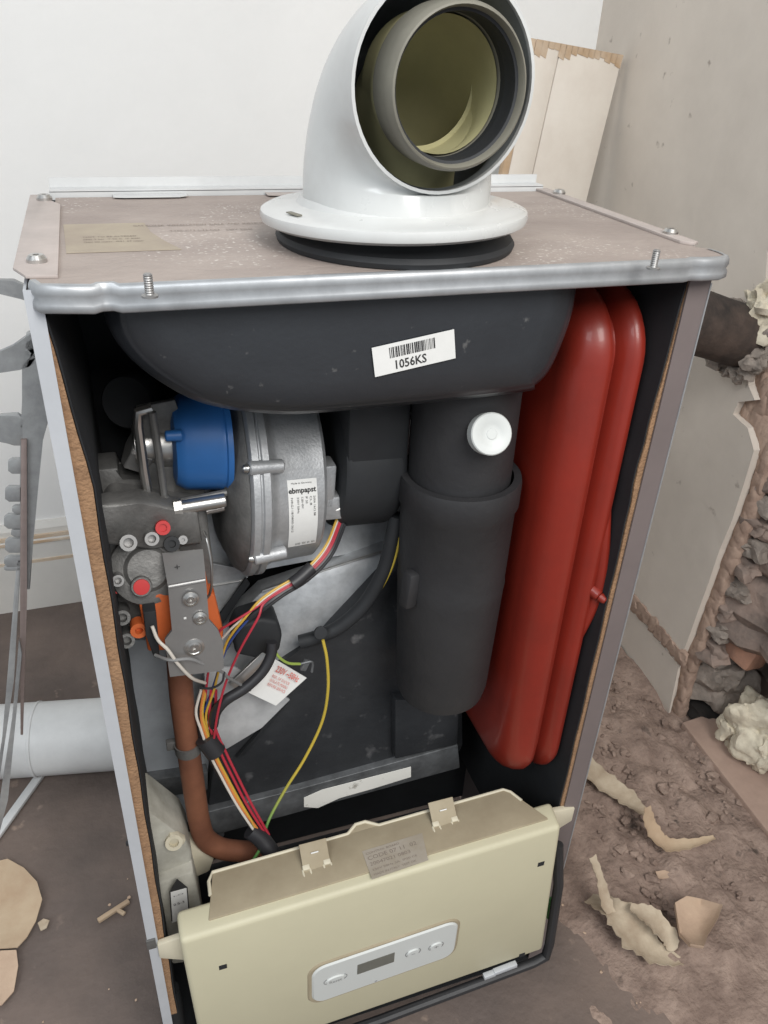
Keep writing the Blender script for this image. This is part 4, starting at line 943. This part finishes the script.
# display surround: rounded plate, raised
def rr2(x0, x1, z0, z1, r, n=6, skew=0.):
    o = []
    for cx_, cz_, a0_ in ((x1 - r, z1 - r, 0), (x0 + r, z1 - r, 90), (x0 + r, z0 + r, 180), (x1 - r, z0 + r, 270)):
        for k in range(n + 1):
            a = math.radians(a0_ + 90 * k / n); x_ = cx_ + r * math.cos(a); o.append((x_, cz_ + r * math.sin(a) + skew * (x_ - x0)))
    return o
DX0, DX1, DZ0, DZ1 = .1450, .2985, -.7165, -.6545
SK = .055
b = MB()
def plate(b, x0, x1, z0, z1, r, y0, y1, dome=.001, skew=SK, X0=DX0):
    A_ = [V((x, y1, z)) for x, z in rr2(x0, x1, z0, z1, r)]; Bq_ = [V((x, y0 + dome, z)) for x, z in rr2(x0, x1, z0, z1, r)]
    C_ = [V((x, y0, z)) for x, z in rr2(x0 + dome, x1 - dome, z0 + dome, z1 - dome, max(.0005, r - dome))]
    for L_ in (A_, Bq_, C_):
        for q_ in L_: q_.z += skew * (q_.x - X0)
    R = [[b.bm.verts.new(q_) for q_ in L_] for L_ in (A_, Bq_, C_)]; n = len(A_)
    for S_, T_ in zip(R, R[1:]):
        for i in range(n): b.bm.faces.new((S_[i], T_[i], T_[(i + 1) % n], S_[(i + 1) % n]))
    b.bm.faces.new(R[-1]); b.bm.faces.new(R[0][::-1])
plate(b, DX0 - .004, DX1 + .003, DZ0 - .004, DZ1 + .003, .016, yf_ - .0015, yf_ + .001, .0015)
obj('display_recess', b, 'ivorydust', cb, smooth=40)
b = MB(); plate(b, DX0, DX1, DZ0, DZ1, .014, yf_ - .0032, yf_ - .0010, .0018)
dp = obj('display_panel', b, 'panelwhite', cb, smooth=40, label='pale grey-white display panel with buttons')
yd = yf_ - .0034
def at_plate(u, v):
    p = P(u, v, y=yd); return p.x, p.z - SK * (p.x - DX0)
cx_, cz_ = at_plate(376, 963.5)
b = MB(); plate(b, cx_ - .0195, cx_ + .0195, cz_ - .0085, cz_ + .0085, .001, yd - .0001, yd + .0006, .0002)
obj('display_screen', b, 'lcd', dp, smooth=0, label='blank grey display screen')
def button(cx_, cz_, wx, wz, txt):
    b = MB(); cz_ += SK * (cx_ - DX0); n = 28
    for rad, y_ in ((1.0, yd + .0004),):
        A_ = [b.bm.verts.new((cx_ + wx * math.cos(a), yd + .0006, cz_ + wz * math.sin(a) + SK * wx * math.cos(a))) for a in [2 * math.pi * k / n for k in range(n)]]
        Bq_ = [b.bm.verts.new((cx_ + .85 * wx * math.cos(a), yd - .0012, cz_ + .85 * wz * math.sin(a) + SK * wx * math.cos(a))) for a in [2 * math.pi * k / n for k in range(n)]]
        for i in range(n): b.bm.faces.new((A_[i], Bq_[i], Bq_[(i + 1) % n], A_[(i + 1) % n]))
        b.bm.faces.new(Bq_)
    bt = obj('button', b, 'panelwhite', dp, smooth=40)
    b = MB(); w_ = {'Reset': .0125, '-': .004, '+': .005}[txt]
    add_text(b, txt, (cx_ - w_ / 2, yd - .0014, cz_ - .0022 - (.001 if len(txt) > 1 else 0)), (1, 0, SK), (0, 0, 1), .0042 if len(txt) > 1 else .005, .0001, width=w_)
    obj('print', b, 'greyink', bt, smooth=0)
    b = MB()
    for s_ in (-1, 1):
        b.tube([(cx_ + s_ * 1.12 * wx * math.cos(a), yd - .0002, cz_ + 1.12 * wz * math.sin(a) + SK * s_ * wx * math.cos(a)) for a in [math.radians(d__) for d__ in (-40, -20, 0, 20, 40)]], .00035, 5)
    obj('button_mark', b, 'greyink', bt)
button(*at_plate(335.5, 979), .0105, .0056, 'Reset'); button(*at_plate(413, 952.5), .0072, .0056, '-'); button(*at_plate(436, 946), .0072, .0056, '+')
p = P(376, 981, y=yd); obj('indicator', MB().box(p.x - .0012, p.x + .0012, yd - .0002, yd + .0003, p.z - .0007, p.z + .0007), 'greyink', dp, smooth=0)
# drip tray / lower frame under the fascia
b = MB().tube([(.415, -.012, -.60), (.4215, -.020, -.66), (.4235, -.027, -.76), (.420, -.030, -.778), (.405, -.030, -.783), (.22, -.030, -.796), (.035, -.028, -.805)], .0055, 10, smooth=False)
obj('lower_frame', b, 'pipeblk', cb, label='dark grey frame edge under the fascia')
p = P(505, 968, y=-.034); obj('tray_clip', MB().obox(p, (.028, .006, .006), (0, -.08, 0), .001).obox(p + V((-.019, 0, -.003)), (.014, .006, .006), (0, -.08, 0), .001), 'galv', cb, label='grey metal clip on the bottom edge')
obj('sealing_grommet', MB().tube([(.424, -.014, -.70), (.426, -.016, -.725)], .006, 12), 'wgreen', cb, label='green wire sleeve at the side')

# ================================================================== FLUE ELBOW standing on the lid
dh = V((.06, -.998, 0)).normalized()
fc_ = V((.227, .059, 0))
E_ = thing('flue_elbow', 'white enamelled flue elbow with olive inner pipe standing on the boiler lid', 'elbow', fc_)
Rb = .055; zc = .040
def cl(n=14, ext=.006, low=.016, Rb=Rb):
    pts = [fc_ + V((0, 0, low))]
    for i in range(n + 1):
        a = math.pi / 2 * i / n; pts.append(fc_ + V((0, 0, zc)) + dh * Rb * (1 - math.cos(a)) + V((0, 0, Rb * math.sin(a))))
    pts.append(pts[-1] + dh * ext); return pts
Ro = .0545
c_ = cl()
def sweep(b, pts, r, seg=56):
    side = dh.cross(V((0, 0, 1))).normalized(); rings = []
    for i, p in enumerate(pts):
        t = (pts[min(i + 1, len(pts) - 1)] - pts[max(i - 1, 0)]).normalized()
        if i == 0: t = V((0, 0, 1))
        if i == len(pts) - 1: t = dh
        n_ = side.cross(t).normalized()
        # keep the inside of the tight bend from folding over
        f = i / (len(pts) - 1); rr_ = r + (.0055 * max(0, 1 - f * 1.4) if r > .045 else 0)
        rings.append([b.bm.verts.new(p + (side * math.cos(a) + n_ * math.sin(a)) * (rr_ if i < 3 else (r + .0055 * max(0, 1 - f * 1.4) * (1 if r > .045 else 0)) * (1 + 0 * i)) ) for a in [2 * math.pi * k / seg for k in range(seg)]])
    for A_, B_ in zip(rings, rings[1:]):
        for k in range(seg): b.bm.faces.new((A_[k], B_[k], B_[(k + 1) % seg], A_[(k + 1) % seg]))
    return rings
# bend radius smaller than pipe radius folds inside: clamp inner points to the mitre line
def clampfold(b):
    pv = fc_ + V((0, 0, zc)) + dh * Rb
    for v in b.bm.verts:
        q = v.co - pv; h = q.dot(dh); z = q.z
        if h > 0 and z < 0: 
            v.co = v.co - dh * h * .0 ; 
            if abs(h) < abs(z): v.co -= dh * h
            else: v.co.z = pv.z
    return b
b = MB(); r1 = sweep(b, c_, Ro); r2 = sweep(b, c_, Ro - .0018)
for k in range(56): b.bm.faces.new((r1[-1][k], r2[-1][k], r2[-1][(k + 1) % 56], r1[-1][(k + 1) % 56]))
obj('elbow_shell', b, 'elbow', E_, smooth=50)
b = MB(); sweep(b, cl(ext=.004), Ro - .0024); obj('elbow_lining', b, 'elbowin', E_, smooth=50, label='dark inside of the elbow')
tilt = V((-.02, .03, 1)).normalized()
fo = fc_ + V((0, .003, .014))
obj('flange_ring', MB().lathe(fo, tilt, [(.0, .055), (.0, .082), (.002, .0855), (.005, .0865), (.008, .0857), (.0098, .082), (.0105, .068), (.012, .063), (.016, .0605), (.016, .055), (.0, .055)], 72), 'elbow', E_)
for a in (20, 110, 200, 250, 320):
    q = fo + V((math.cos(math.radians(a)), math.sin(math.radians(a)), 0)) * .077 + V((0, 0, .0104)); obj('flange_slot', MB().obox(q, (.012, .004, .0008), (0, 0, math.radians(a + 90)), .0003), 'collar', E_)
obj('seal_ring', MB().lathe(fc_ + V((.003, .007, 0.0006)), (0, 0, 1), [(0, .04), (0, .078), (.003, .079), (.006, .077), (.007, .073), (.010, .069), (.013, .066), (.013, .04), (0, .04)], 64), 'rubber', E_, label='black rubber seal ring under the flange')
# inner pipe
oc_ = c_[-1]
b = MB(); r1 = sweep(b, cl(ext=.0), .0358, 48); r2 = sweep(b, cl(ext=.0), .0338, 48)
obj('inner_pipe', b, 'olive', E_, smooth=50, label='olive-yellow plastic inner pipe')
b = MB().lathe(oc_, dh, [(-.034, .0330), (-.034, .0358), (-.016, .0365), (-.014, .0385), (-.008, .0390)], 56)
obj('pipe_shoulder', b, 'olive', E_)
b = MB().lathe(oc_, dh, [(-.010, .0345), (-.010, .0388), (-.006, .0402), (.010, .0405), (.015, .0400), (.0175, .0388), (.018, .0378), (.0165, .0370), (.013, .0365), (-.010, .0345)], 64)
obj('pipe_collar', b, 'collar', E_, label='grey-olive socket collar')
obj('seal_gasket', MB().lathe(oc_, dh, [(.013, .0366), (.0125, .0350), (.009, .0346), (.006, .0352), (.003, .0344), (.0, .0348), (-.004, .0350)], 56), 'rubber', E_, label='black rubber gasket inside the socket')
